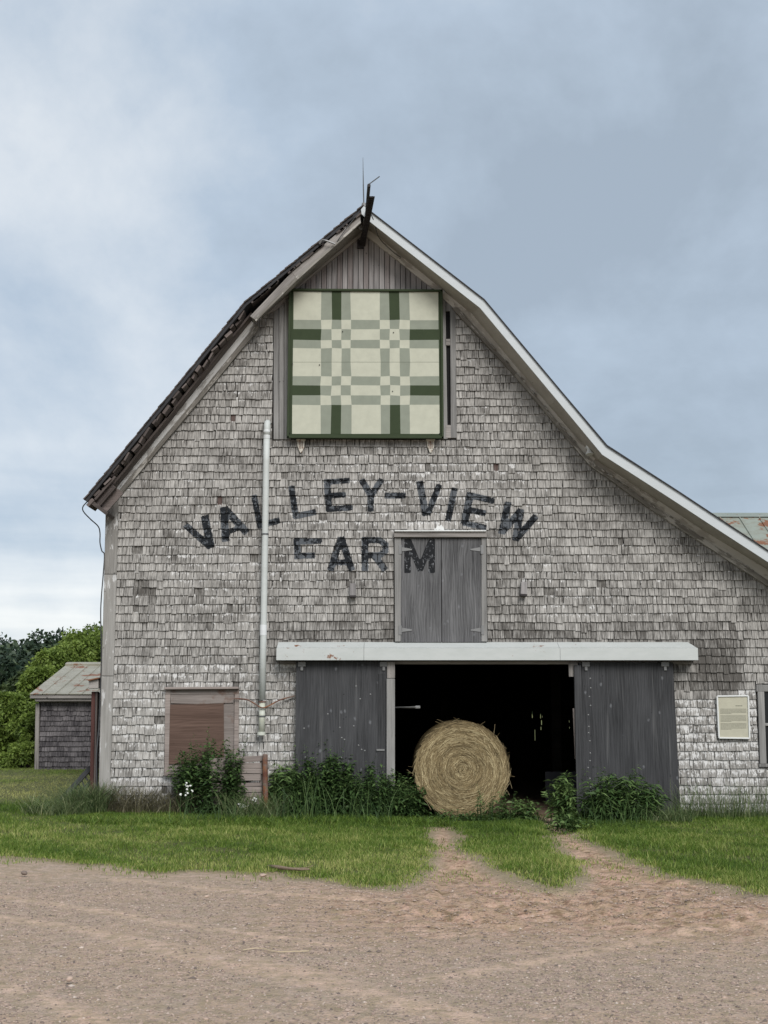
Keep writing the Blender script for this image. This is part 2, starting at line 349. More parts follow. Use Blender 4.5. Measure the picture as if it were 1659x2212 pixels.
col = m.mix(m.math('MULTIPLY', rut, .7), col, m.mix(fine, (0.26, 0.145, 0.10), (0.66, 0.425, 0.315)))
rut_relief = m.noise(p, (7, 20, 4), 1, 6, .7); col = m.mix(m.math('MULTIPLY', rut, m.step(rut_relief, .50, .60)), col, (0.20, 0.115, 0.083)); col = m.mix(m.math('MULTIPLY', rut, m.math('MULTIPLY', m.step(rut_relief, .42, .34), .6)), col, (0.74, 0.54, 0.44))  # relief shading painted into the rut colour: dark cracks, paler high spots
col = m.mix(m.math('MULTIPLY', m.attr('tyre'), m.step(m.noise(p, (6, 6, 1), 1, 5, .7), .35, .60)), col, (0.74, 0.52, 0.40))
edge = m.step(m.math('ADD', m.attr('lawn'), m.math('MULTIPLY', m.noise(p, (1, 1, 1), 9, 5, .7), .9)), 0.32, 0.62)
col = m.mix(m.math('MULTIPLY', edge, .6), col, (0.16, 0.15, 0.065))
m.color(col)
hh = m.math('ADD', m.math('MULTIPLY', fine, 1.0), m.math('MULTIPLY', vor.outputs['Distance'], -.8)); hh = m.math('ADD', hh, m.math('MULTIPLY', mid, 2.0))
m.bump(hh, .8, .010); m.b.inputs['Roughness'].default_value = .95; MAT['gravel'] = m.m
m = M('lawn_soil'); p = m.pos(); a = m.noise(p, (1, 1, 1), 6, 6, .7); b_ = m.noise(p, (1, 1, 1), 55, 5, .7)
col = m.mix(m.step(a, .3, .7), (0.045, 0.060, 0.018), (0.13, 0.13, 0.05)); col = m.mix(m.step(b_, .5, .7), col, (0.075, 0.058, 0.03)); m.color(col); m.bump(b_, .8, .02); MAT['soil'] = m.m
m = M('field_grass'); p = m.pos(); a = m.noise(p, (.25, .5, 1), 1, 6, .65); b_ = m.noise(p, (1, 1, 1), 9, 5, .7)
sy = m.node('ShaderNodeSeparateXYZ'); m.l.new(p, sy.inputs[0])
col = m.mix(m.step(a, .3, .7), (0.10, 0.135, 0.04), (0.20, 0.20, 0.075)); col = m.mix(m.math('MULTIPLY', m.step(b_, .45, .7), .5), col, (0.26, 0.23, 0.12))
tanf = m.math('MULTIPLY', m.step(sy.outputs[1], 17.6, 19), m.step(sy.outputs[1], 34, 27)); col = m.mix(m.math('MULTIPLY', tanf, .7), col, (0.30, 0.25, 0.13)); m.color(col); m.bump(b_, .8, .03); MAT['field'] = m.m
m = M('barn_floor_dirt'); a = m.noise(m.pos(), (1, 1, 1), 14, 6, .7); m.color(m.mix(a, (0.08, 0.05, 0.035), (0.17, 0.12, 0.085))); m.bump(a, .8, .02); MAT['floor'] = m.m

# ------------------------------------------------------------------ object helpers
def tag(o, label=None, cat=None, group=None, kind=None):
    if label: o['label'] = label
    if cat: o['category'] = cat
    if group: o['group'] = group
    if kind: o['kind'] = kind
    return o
def empty(name, loc=(0, 0, 0), label=None, cat=None, group=None):
    o = bpy.data.objects.new(name, None); COL.objects.link(o); o.location = loc; o.empty_display_size = .2
    return tag(o, label, cat, group)
def link(name, me, mat, parent=None, kind=None):
    o = bpy.data.objects.new(name, me); COL.objects.link(o)
    if mat is not None:
        for mm in (mat if isinstance(mat, (list, tuple)) else [mat]): me.materials.append(mm)
    if parent is not None:
        o.parent = parent
        o.matrix_parent_inverse = Matrix.Translation(-world_loc(parent))
    if kind: o['kind'] = kind
    return o
def world_loc(o):
    v = Vector(o.location)
    return v if o.parent is None else v          # parents all sit unrotated; part locations are already world
def me_from(verts, faces, name='mesh', smooth_=False):
    me = bpy.data.meshes.new(name); me.from_pydata([tuple(v) for v in verts], [], [tuple(f) for f in faces]); me.update()
    if smooth_: me.shade_smooth()
    return me
def np_mesh(name, V, F, attrs=None, smooth_=False, uniform=None):
    """V (n,3), F (m,k) arrays"""
    me = bpy.data.meshes.new(name); V = np.ascontiguousarray(V, np.float32); F = np.ascontiguousarray(F, np.int32)
    k = F.shape[1]; me.vertices.add(len(V)); me.vertices.foreach_set('co', V.ravel())
    me.loops.add(F.size); me.loops.foreach_set('vertex_index', F.ravel())
    me.polygons.add(len(F)); me.polygons.foreach_set('loop_start', np.arange(0, F.size, k, dtype=np.int32)); me.polygons.foreach_set('loop_total', np.full(len(F), k, np.int32))
    me.update(calc_edges=True)
    for a, arr in (attrs or {}).items():
        at = me.attributes.new(a, 'FLOAT', 'POINT'); at.data.foreach_set('value', np.ascontiguousarray(arr, np.float32))
    if smooth_: me.shade_smooth()
    return me
BOXF = [(0, 3, 2, 1), (4, 5, 6, 7), (0, 1, 5, 4), (1, 2, 6, 5), (2, 3, 7, 6), (3, 0, 4, 7)]
class MB:
    def __init__(s): s.v = []; s.f = []; s.mi = []
    def raw(s, vs, fs, mi=0):
        b = len(s.v); s.v += [tuple(v) for v in vs]; s.f += [tuple(i + b for i in f) for f in fs]; s.mi += [mi] * len(fs); return s
    def box(s, x0, x1, y0, y1, z0, z1, mi=0):
        return s.raw([(x0, y0, z0), (x1, y0, z0), (x1, y1, z0), (x0, y1, z0), (x0, y0, z1), (x1, y0, z1), (x1, y1, z1), (x0, y1, z1)], BOXF, mi)
    def prism(s, poly, y0, y1, mi=0):
        """polygon in x,z pushed along y"""
        a = sum(poly[i][0] * poly[(i + 1) % len(poly)][1] - poly[(i + 1) % len(poly)][0] * poly[i][1] for i in range(len(poly)))
        if a < 0: poly = poly[::-1]
        n = len(poly); vs = [(p[0], y0, p[1]) for p in poly] + [(p[0], y1, p[1]) for p in poly]
        fs = [tuple(range(n)), tuple(range(2 * n - 1, n - 1, -1))] + [(i, i + n, (i + 1) % n + n, (i + 1) % n) for i in range(n)]
        return s.raw(vs, fs, mi)
    def tube(s, pts, r, n=8, mi=0, cap=True):
        pts = [Vector(p) for p in pts]; rs = r if isinstance(r, (list, tuple)) else [r] * len(pts); vs = []; fs = []
        for i, p in enumerate(pts):
            d = (pts[min(i + 1, len(pts) - 1)] - pts[max(i - 1, 0)]).normalized()
            a = d.orthogonal() if i == 0 else (pa - d * pa.dot(d)); a.normalize(); pa = a; b = d.cross(a)
            for k in range(n):
                t = 2 * math.pi * k / n; vs.append(p + (a * math.cos(t) + b * math.sin(t)) * rs[i])
        for i in range(len(pts) - 1):
            for k in range(n): fs.append((i * n + k, i * n + (k + 1) % n, (i + 1) * n + (k + 1) % n, (i + 1) * n + k))
        if cap: fs.append(tuple(range(n - 1, -1, -1))); fs.append(tuple((len(pts) - 1) * n + k for k in range(n)))
        return s.raw(vs, fs, mi)
    def build(s, name, mat, parent=None, kind=None, smooth_=False, origin=None):
        vs = s.v
        if origin is not None: vs = [(v[0] - origin[0], v[1] - origin[1], v[2] - origin[2]) for v in vs]
        me = me_from(vs, s.f, name, smooth_); o = link(name, me, mat, parent, kind)
        if any(s.mi): me.polygons.foreach_set('material_index', s.mi)
        if origin is not None: o.location = origin
        return o
def bevel(o, w=.006, seg=2):
    b = o.modifiers.new('bevel', 'BEVEL'); b.width = w; b.segments = seg; b.limit_method = 'ANGLE'; return o
def board(name, a, b, width, thick, mat, parent=None, face=(0, -1, 0), warp=0.0, seg=1, bev=.004):
    """plank from a to b, width across, thickness toward face; grain along its local X"""
    a, b = Vector(a), Vector(b); d = b - a; L = d.length; ex = d.normalized(); ey = -Vector(face); ey = (ey - ex * ey.dot(ex)).normalized(); ez = ex.cross(ey)
    vs = []; fs = []
    for i in range(seg + 1):
        x = L * i / seg; w = [random.uniform(-warp, warp) for _ in range(4)]
        for k, (yy, zz) in enumerate(((-thick / 2, -width / 2), (thick / 2, -width / 2), (thick / 2, width / 2), (-thick / 2, width / 2))): vs.append((x - L / 2, yy, zz + w[k]))
    for i in range(seg):
        for k in range(4): q = i * 4; fs.append((q + k, q + 4 + k, q + 4 + (k + 1) % 4, q + (k + 1) % 4))
    fs.append((0, 1, 2, 3)); fs.append(tuple(seg * 4 + k for k in (3, 2, 1, 0)))
    o = link(name, me_from(vs, fs, name), mat, parent)
    c = (a + b) / 2; rot = Matrix((ex, ey, ez)).transposed()
    o.rotation_mode = 'QUATERNION'; o.rotation_quaternion = rot.to_quaternion(); o.location = c
    if bev: bevel(o, bev, 1)
    return o
def fboard(name, pa, pb, wpx, Y, thick, mat, parent, warp=0.0, seg=1):
    """board between two surveyed points on the plane Y, wpx wide in survey pixels"""
    a, b = P(*pa, Y), P(*pb, Y); return board(name, a, b, wpx / 156.0, thick, mat, parent, warp=warp, seg=seg)
def clip_poly(poly, axis, val, keep_less):
    out = []
    for i in range(len(poly)):
        p, q = poly[i], poly[(i + 1) % len(poly)]
        ip = (p[axis] <= val) == keep_less or p[axis] == val; iq = (q[axis] <= val) == keep_less or q[axis] == val
        if ip: out.append(p)
        if ip != iq:
            t = (val - p[axis]) / (q[axis] - p[axis]); out.append((p[0] + t * (q[0] - p[0]), p[1] + t * (q[1] - p[1])))
    return out
def clip_rect(poly, x0, x1, z0, z1):
    for ax, v, k in ((0, x0, False), (0, x1, True), (1, z0, False), (1, z1, True)):
        poly = clip_poly(poly, ax, v, k)
        if not poly: return []
    return poly

# ================================================================== GROUND
xs = np.concatenate([np.arange(-70, -11, 4.0), np.arange(-11, 12.01, .055), np.arange(15, 71, 4.0)])
ys = np.concatenate([np.arange(-70, -18, 4.0), np.arange(-17.6, 1.3, .055), [1.6, 3, 5, 7, 9, 11, 13]])
X, Yg = np.meshgrid(xs, ys)
SD = poly_sd(X, Yg)
# wheel ruts: lower where the ground is bare between the lawn tongues
TYRE = [[G(*p)[:2] for p in q] for q in (((-300, 1950), (0, 1982), (180, 2006), (420, 2066), (760, 2146), (1010, 2204), (1300, 2290)), ((-200, 1925), (0, 1936), (120, 1953), (350, 1992), (520, 2012), (700, 2040)),
        ((-100, 2095), (30, 2135), (150, 2180), (260, 2225)), ((250, 1898), (500, 1925), (800, 1945), (1100, 1950)), ((900, 2120), (1200, 2070), (1500, 2010), (1800, 1975)), ((300, 2030), (600, 2085), (900, 2165), (1200, 2260)))]
def tyre(x, y):
    best = np.full(np.shape(x), 9.0)
    for q in TYRE:
        for a, b in zip(q[:-1], q[1:]):
            dx, dy = b[0] - a[0], b[1] - a[1]; t = np.clip(((x - a[0]) * dx + (y - a[1]) * dy) / (dx * dx + dy * dy), 0, 1)
            best = np.minimum(best, np.hypot(x - a[0] - t * dx, y - a[1] - t * dy))
    return best
def terrain(x, y, sd):
    tm = ((x > 0.45) & (x < 6.2) & (y > -8.6)).astype(float)
    rm = smooth(0.0, 0.22, -sd) * ((x > -1.5) & (x < 7)) * smooth(-9.8, -8.0, y - .35 * lump(x, y, 1.6, 9)) * smooth(-1.6, .8, x)
    z_ = H(x, y) - 0.035 * smooth(0, .18, -sd) * tm * smooth(-8.4, -6.5, y) + 0.02 * smooth(0, .3, sd)
    z_ = z_ + rm * (0.024 * np.sin(y * 34 + 2.2 * np.sin(x * 3.1) + 1.2 * lump(x, y, 6, 2)) * (lump(x, y, 2.1, 6) > -.2) + 0.026 * lump(x, y, 13, 3) + .018 * lump(x, y, 33, 5))
    tq = np.clip(tyre(x, y) + .03 * lump(x, y, 5, 5), 0, 9)
    tl = .72 * smooth(.12, .02, tq) * (.75 + .35 * lump(x, y, 1.9, 11)) * smooth(.1, .3, -sd)
    return z_ + .004 * lump(x, y, 23, 6) + .010 * tl, rm, tl
Z, rutm, tyr = terrain(X, Yg, SD)
nyy, nxx = X.shape
V = np.stack([X.ravel(), Yg.ravel(), Z.ravel()], 1)
idx = np.arange(nyy * nxx).reshape(nyy, nxx)
F = np.stack([idx[:-1, :-1], idx[:-1, 1:], idx[1:, 1:], idx[1:, :-1]], -1).reshape(-1, 4)
sdc = SD.ravel()[F].mean(1)
rutv = np.clip(rutm * .9, 0, 1).ravel(); tyrv = np.clip(tyr, 0, 1).ravel()
for nm, sel, mt in (('gravel_yard', sdc < 0.12, MAT['gravel']), ('lawn_soil', sdc >= 0.12, MAT['soil'])):
    f = F[sel]; used, inv = np.unique(f, return_inverse=True)
    me = np_mesh(nm, V[used], inv.reshape(f.shape), {'rut': rutv[used], 'tyre': tyrv[used], 'lawn': np.clip(SD.ravel()[used] * 2.2 + .25, 0, 1)}, True)
    tag(link(nm, me, mt), kind='structure')
def GH(x, y):
    return H(x, y) + 0.012
xs2 = np.concatenate([np.arange(-400, -60, 20.0), np.arange(-60, 60, 3.0), np.arange(60, 401, 20.0)]); ys2 = np.concatenate([np.arange(-400, -60, 20.0), np.arange(-60, 90, 3.0), np.arange(90, 401, 12.0)])
X2, Y2 = np.meshgrid(xs2, ys2)
Z2 = H(X2, Y2) - 0.06 + 3.0 * smooth(80, 150, Y2) + 9.0 * smooth(110, 260, Y2)
i2 = np.arange(X2.size).reshape(X2.shape); F2 = np.stack([i2[:-1, :-1], i2[:-1, 1:], i2[1:, 1:], i2[1:, :-1]], -1).reshape(-1, 4)
tag(link('ground', np_mesh('ground', np.stack([X2.ravel(), Y2.ravel(), Z2.ravel()], 1), F2, None, True), MAT['field']), kind='structure')
# far dirt track behind the shed
mb = MB(); pts = [(-40, 13.0), (-12.0, 14.2), (-9.2, 14.4), (-6, 15.5)]
vs = []; fs = []
for i, (a, b) in enumerate(pts): z_ = .06 ; vs += [(a, b - .0, z_), (a, b + 1.8, z_)]
for i in range(3): fs.append((2 * i, 2 * i + 2, 2 * i + 3, 2 * i + 1))
mb.raw(vs, fs); tag(mb.build('dirt_track', MAT['gravel']), kind='structure')

# ================================================================== BARN
barn = empty('barn', (0, 0, 0), 'big weathered gambrel barn with flaking grey shingles and painted lettering over its open doorway', 'barn')
OV = -0.50                                             # front overhang plane
DEPTH = 14.0
roof_px = [(182, 1078), (527, 654), (785, 443), (803, 456), (1047, 646), (1217, 849), (1312, 961), (1467, 1061), (1544, 1112), (1659, 1188), (1960, 1388)]
RP = [XZ(*p, OV) for p in roof_px]
RP[3] = (RP[2][0] + .06, RP[2][1] - .03)
def offs(poly, d):
    out = []
    for i, p in enumerate(poly):
        ns = []
        for j in (i - 1, i):
            if 0 <= j < len(poly) - 1:
                a, b = poly[j], poly[j + 1]; L = math.hypot(b[0] - a[0], b[1] - a[1]); ns.append(((b[1] - a[1]) / L, -(b[0] - a[0]) / L))
        n = (sum(q[0] for q in ns), sum(q[1] for q in ns)); L2 = math.hypot(*n); n = (n[0] / L2, n[1] / L2)
        k = 1 / max(.5, n[0] * ns[0][0] + n[1] * ns[0][1]); out.append((p[0] + n[0] * d * k, p[1] + n[1] * d * k))
    return out
RPm = RP[:3] + RP[4:]                                  # the apex as one point
IN = offs(RPm, .055)
mb = MB(); n = len(RPm)
for i in range(n - 1): mb.prism([RPm[i], RPm[i + 1], IN[i + 1], IN[i]], OV, DEPTH + .3)
mb.build('roof', MAT['asphalt'], barn)
# wall outline sits under the roof
IN2 = offs(RPm, .07)
XL = XZ(214, 1735)[0]; XL_top = XZ(229, 1065)
wall_top = [p for p in IN2]
WALL = [(XL, -.25), (XL_top[0], XL_top[1])]
# left eave: wall goes up to the roof underside
for p in IN2[1:]: WALL.append(p)
WALL.append((IN2[-1][0], -.25))
ZT = XZ(900, 1428)[1]; OX0, OX1 = XZ(852, 1500)[0], XZ(1243, 1500)[0]
wall = MB()
for (x0, x1, z0, z1) in ((-20, OX0, -1, 20), (OX1, 20, -1, 20), (OX0, OX1, ZT, 20)):
    q = clip_rect(WALL, x0, x1, z0, z1)
    if q: wall.prism(q, 0.0, 0.12)
WALLO = wall.build('wall', MAT['sheath'], barn)
def holes_panel(mb, x0, x1, z0, z1, y0, y1, holes):
    gx = sorted({x0, x1, *[h[0] for h in holes], *[h[1] for h in holes]}); gz = sorted({z0, z1, *[h[2] for h in holes], *[h[3] for h in holes]})
    for i in range(len(gx) - 1):
        for j in range(len(gz) - 1):
            cx, cz = (gx[i] + gx[i + 1]) / 2, (gz[j] + gz[j + 1]) / 2
            if any(h[0] < cx < h[1] and h[2] < cz < h[3] for h in holes): continue
            mb.box(gx[i], gx[i + 1], y0, y1, gz[j], gz[j + 1])
# back wall with a few open cracks between boards
hl = []
for (px, ya, yb, w) in ((1149, 1536, 1551, .020), (1167, 1541, 1552, .018), (1169, 1556, 1566, .022), (1168, 1570, 1577, .018), (1171, 1546, 1550, .012), (1155, 1576, 1600, .014), (1222, 1540, 1549, .016), (1225, 1551, 1563, .022), (1227, 1566, 1577, .020), (1223, 1570, 1581, .014), (1229, 1556, 1561, .016), (1230, 1570, 1574, .014), (1101, 1560, 1580, .004), (1205, 1585, 1600, .003)):
    a, b = XZ(px, ya, DEPTH), XZ(px, yb, DEPTH); hl.append((a[0], a[0] + w, b[1], a[1]))
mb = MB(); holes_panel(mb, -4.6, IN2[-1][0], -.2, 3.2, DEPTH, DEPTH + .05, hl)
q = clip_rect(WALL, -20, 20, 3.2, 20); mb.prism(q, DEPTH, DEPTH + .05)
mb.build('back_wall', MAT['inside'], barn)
mb = MB(); mb.box(XL - .02, XL + .08, .12, DEPTH, -.2, XL_top[1] + .1); mb.build('side_wall', MAT['sheath'], barn)
mb = MB(); mb.box(IN2[-1][0] - .1, IN2[-1][0], .12, DEPTH, -.2, IN2[-1][1]); mb.build('side_wall', MAT['sheath'], barn)
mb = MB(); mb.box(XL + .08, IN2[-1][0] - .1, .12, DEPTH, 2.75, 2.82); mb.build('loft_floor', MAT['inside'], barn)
for yb in (1.2, 3.2, 5.2, 8): board('ceiling_beam', (XL + .1, yb, 2.62), (IN2[-1][0] - .2, yb, 2.62), .24, .18, MAT['inside'], barn)
for xp, yp in ((2.9, 4.2), (-.4, 5.5), (1.2, 9.0), (3.6, 8.0), (4.2, 3.1)): mb = MB(); mb.box(xp, xp + .16, yp, yp + .16, -.1, 2.7); mb.build('post', MAT['inside'], barn)
mb = MB(); a = XZ(1178, 1667, 1.6); b = XZ(1262, 1770, 1.6); mb.box(a[0], b[0], 1.6, 1.64, -.1, a[1]); mb.build('stall_partition', mat_flat('stall_ply', (0.045, 0.045, 0.052)), barn)
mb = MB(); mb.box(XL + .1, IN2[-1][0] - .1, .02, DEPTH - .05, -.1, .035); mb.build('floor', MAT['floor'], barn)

# ---- shingles on the front wall
SHL = [XZ(*p) for p in ((256, 1063), (350, 954), (450, 832), (555, 704), (592, 668))]
SHR = [XZ(*p) for p in ((975, 655), (1019, 694), (1109, 799), (1219, 929), (1274, 995), (1329, 1028), (1404, 1089), (1454, 1118), (1659, 1258), (1960, 1462))]
z_lo = -.06
SPOLY = [(XZ(235, 1740)[0], z_lo)] + SHL + SHR + [(SHR[-1][0], z_lo)]
def rowspan(zz):
    xs_ = []
    for i in range(len(SPOLY)):
        a, b = SPOLY[i], SPOLY[(i + 1) % len(SPOLY)]
        if (a[1] > zz) != (b[1] > zz): xs_.append(a[0] + (zz - a[1]) / (b[1] - a[1]) * (b[0] - a[0]))
    return (min(xs_), max(xs_)) if len(xs_) >= 2 else None
def prect(x0, y0, x1, y1, Y=0):
    a = XZ(x0, y0, Y); b = XZ(x1, y1, Y); xa = (XZ(x0, y0, Y)[0] + XZ(x0, y1, Y)[0]) / 2; xb = (XZ(x1, y0, Y)[0] + XZ(x1, y1, Y)[0]) / 2
    return (xa, xb, b[1], a[1])
HOLES = [prect(591, 560, 984, 951), prect(852, 1147, 1052, 1392), (OX0 - .02, OX1 + .02, -1, ZT), prect(640, 1420, 852, 1770), prect(1243, 1420, 1455, 1770),
         prect(358, 1487, 515, 1676), prect(1636, 1478, 1745, 1655)]
LET = []
def seg(crop, w, *pts):
    ox = 371.6 if crop == 'A' else 763.1
    q = [XZ(ox + a * .28, 1008.7 + b * .28) for a, b in pts]
    for i in range(len(q) - 1): LET.append((q[i], q[i + 1], w * .28 / 156 / 2 * 1.08))
seg('A', 48, (112, 455), (290, 615)); seg('A', 60, (255, 390), (298, 610))
seg('A', 58, (400, 325), (415, 560)); seg('A', 56, (415, 330), (570, 500)); seg('A', 38, (440, 500), (510, 475))
seg('A', 45, (635, 230), (680, 460)); seg('A', 48, (680, 455), (820, 415))
seg('A', 48, (922, 160), (955, 385)); seg('A', 46, (955, 382), (1100, 350))
seg('A', 50, (1195, 110), (1212, 330)); seg('A', 42, (1190, 118), (1360, 107)); seg('A', 42, (1210, 222), (1330, 216)); seg('A', 46, (1210, 327), (1380, 315))
seg('A', 50, (1468, 110), (1530, 215)); seg('A', 46, (1612, 105), (1542, 215)); seg('A', 48, (1532, 215), (1532, 335))
seg('B', 46, (255, 222), (392, 222))
seg('B', 54, (513, 125), (558, 365)); seg('B', 46, (660, 148), (574, 365))
seg('B', 48, (780, 175), (733, 405))
seg('B', 56, (902, 212), (858, 430)); seg('B', 48, (905, 222), (1075, 263)); seg('B', 46, (895, 332), (1010, 358)); seg('B', 44, (860, 435), (1015, 468))
seg('B', 52, (1192, 285), (1145, 505)); seg('B', 48, (1155, 500), (1285, 340)); seg('B', 54, (1290, 340), (1252, 555)); seg('B', 50, (1258, 555), (1402, 388))
seg('A', 50, (965, 560), (970, 700)); seg('A', 46, (950, 576), (1145, 572)); seg('A', 46, (975, 686), (1092, 685))
seg('A', 50, (1300, 555), (1225, 790)); seg('A', 50, (1310, 555), (1385, 790)); seg('A', 44, (1250, 737), (1375, 737))
seg('B', 52, (90, 558), (90, 790)); seg('B', 46, (90, 566), (205, 566), (248, 600), (248, 650), (205, 682), (110, 684)); seg('B', 50, (165, 690), (240, 788))
seg('B', 48, (418, 572), (418, 808)); seg('B', 46, (428, 580), (515, 790)); seg('B', 46, (600, 580), (515, 790)); seg('B', 48, (605, 572), (605, 808))
def sdf(x, z):
    x = np.asarray(x, float); z = np.asarray(z, float); best = np.full(x.shape, 9.0)
    for (a, b, w) in LET:                              # square-ended strokes
        dx, dz = b[0] - a[0], b[1] - a[1]; L = math.hypot(dx, dz); ux, uz = dx / L, dz / L
        u = (x - (a[0] + b[0]) / 2) * ux + (z - (a[1] + b[1]) / 2) * uz; v = -(x - a[0]) * uz + (z - a[1]) * ux
        qx, qz = np.abs(u) - (L / 2 + w * .55), np.abs(v) - w
        d = np.hypot(np.maximum(qx, 0), np.maximum(qz, 0)) + np.minimum(np.maximum(qx, qz), 0); best = np.minimum(best, d)
    return np.clip(best, -.3, .3)
LX0, LX1 = XZ(385, 1200)[0], XZ(1175, 1200)[0]; LZ0, LZ1 = XZ(700, 1250)[1], XZ(700, 1020)[1]
EXPO = .1195
def in_px(x, z, r):
    return r[0] < x < r[1] and r[2] < z < r[3]
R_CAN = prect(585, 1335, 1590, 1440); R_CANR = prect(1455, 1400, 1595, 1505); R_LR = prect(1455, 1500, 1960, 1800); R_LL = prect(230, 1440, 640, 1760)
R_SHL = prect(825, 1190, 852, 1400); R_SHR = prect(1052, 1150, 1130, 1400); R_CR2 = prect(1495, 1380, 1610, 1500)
REDS = [XZ(*p) for p in ((443, 0),)] if False else []
MISS = [XZ(*p) for p in ((432, 1277), (436, 1291), (498, 1322), (1127, 1245), (759, 1252), (484, 1075), (297, 1190), (300, 1270), (322, 1290))]
def shingle_row(mbx, z0, spans, base_y=0.0):
    pass
SH = []      # list of dict: verts, faces, tone, v, paint, red, area
def add_shingle(x0, x1, z0, z1, e, tone, paint, red=0, butt=.019, skew=None, lift=0):
    """wedge: thick butt at the bottom, thin head; front face gridded where lettering crosses"""
    j = random.uniform
    n1 = n2 = 1
    if LX0 - .1 < x1 and x0 < LX1 + .1 and LZ0 - .1 < z1 and z0 < LZ1 + .1: n1 = max(1, int((x1 - x0) / .022)); n2 = max(1, int((z1 - z0) / .022))
    jl, jr = j(-.005, .005), j(-.005, .005); tl, tr = j(-.002, .002), j(-.002, .002); cup = j(-.002, .004)
    sk = skew if skew is not None else 0
    vs = []; vv = []
    for a in range(n2 + 1):
        t = a / n2
        for b in range(n1 + 1):
            s_ = b / n1; x = (x0 + tl * t) * (1 - s_) + (x1 + tr * t) * s_; zz = z0 + (jl * (1 - s_) + jr * s_) * (1 - t) + (z1 - z0) * t
            xx = x + sk * (zz - z1); yy = -(butt + cup * abs(2 * s_ - 1)) * (1 - t) - .003 * t - lift * (1 - t)
            vs.append((xx, yy, zz)); vv.append(min(1.0, (z1 - z0) * t / e + (e - min(e, z1 - z0)) * 0))
    nb = len(vs); vs += [(x0 + sk * (z0 - z1), .004, z0 + jl), (x1 + sk * (z0 - z1), .004, z0 + jr), (x1, .004, z1), (x0, .004, z1)]; vv += [-1, -1, 1, 1]
    fs = []; w = n1 + 1
    for a in range(n2):
        for b in range(n1): fs.append((a * w + b, a * w + b + 1, (a + 1) * w + b + 1, (a + 1) * w + b))
    bl, br, tr_, tl_ = 0, n1, n2 * w + n1, n2 * w
    q_ = len(vs); vs += [vs[b] for b in range(n1 + 1)] + [vs[nb], vs[nb + 1]]; vv += [-1] * (n1 + 3)
    fs += [tuple([q_ + n1 + 1, q_ + n1 + 2] + [q_ + b for b in range(n1, -1, -1)])]                    # butt
    fs += [tuple([nb + 3, nb] + [a * w for a in range(n2 + 1)])]              # left edge
    fs += [tuple([nb + 1, nb + 2] + [a * w + n1 for a in range(n2, -1, -1)])]  # right edge
    SH.append(dict(v=vs, f=fs, tone=tone, vv=vv, paint=paint, red=red, area=(x1 - x0) * (z1 - z0), c=((x0 + x1) / 2, (z0 + z1) / 2)))
row = 0; z0 = z_lo
while z0 < SHR[0][1] + .1:
    zm = z0 + EXPO * .45; sp = rowspan(zm)
    if sp:
        a, b = sp; a -= .0 if zm < SHL[0][1] else .06; b += .06
        HR = [h for h in HOLES if h[2] < z0 + EXPO and h[3] > z0]
        br_ = sorted({a, b, *[h[0] for h in HR if a < h[0] < b], *[h[1] for h in HR if a < h[1] < b]})
        wave = lambda x: .007 * math.sin(x * 1.1 + row * .9) + .004 * math.sin(x * 2.9 + row * 2.1)
        runtone = random.random()
        for s0, s1 in zip(br_[:-1], br_[1:]):
            if s1 - s0 < .02: continue
            cx = (s0 + s1) / 2; zb, zt = z0, z0 + EXPO
            for h in HOLES:
                if h[0] <= cx <= h[1]:
                    if h[2] <= zb + .01 and h[3] >= zt - .01: zb = zt = 0
                    elif h[2] < zt and h[3] > zt: zt = min(zt, h[2])
                    elif h[2] < zb and h[3] > zb: zb = max(zb, h[3])
                    elif h[2] >= zb and h[3] <= zt: pass
            if zt - zb < .02: continue
            full = abs(zt - z0 - EXPO) < 1e-6
            x = s0 + .002
            while x < s1 - .01:
                w = random.choice((.048, .056, .064, .07, .076, .084, .092, .10, .115, .135)) * random.uniform(.9, 1.12) * (1.15 if in_px(x, zm, R_LL) or in_px(x, zm, R_LR) else 1.0)
                if s1 - x - w < .05: w = s1 - x - .002
                gap = random.choice((.005, .006, .007, .008, .011))
                xc = x + w / 2; xe = x + w - gap
                if xe - x > .015:
                    paint = .43 + .10 * math.sin(xc * 1.3 + 1) * math.sin(zm * 1.7); tone = .33 + .30 * random.random() + .05 * runtone + (random.random() < .06) * random.uniform(-.25, .25); q = (xc, zm)
                    if in_px(*q, R_LR): paint = .68
                    elif in_px(*q, R_LL): paint = .60; tone += .10
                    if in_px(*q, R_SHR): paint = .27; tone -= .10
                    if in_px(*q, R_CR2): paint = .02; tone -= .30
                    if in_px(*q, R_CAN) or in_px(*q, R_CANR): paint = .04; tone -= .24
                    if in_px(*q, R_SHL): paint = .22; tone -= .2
                    wv = wave(xc); miss = any(abs(xc - p_[0]) < .06 and abs(zm - p_[1]) < .07 for p_ in MISS) or random.random() < .006
                    if miss:
                        add_shingle(x, xe, zb + wv, zt + .03 + wv, EXPO, tone * .3, .0, red=(1 if random.random() < .18 else 0), butt=.006)
                    else:
                        r_ = random.random(); dz = random.uniform(-.004, .004) + (random.uniform(-.03, -.012) if r_ < .025 else 0)
                        sk = random.uniform(-.12, .12) if r_ > .985 else 0
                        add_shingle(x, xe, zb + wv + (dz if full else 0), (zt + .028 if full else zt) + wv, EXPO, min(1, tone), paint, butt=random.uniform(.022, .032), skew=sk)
                x += w
    z0 += EXPO; row += 1
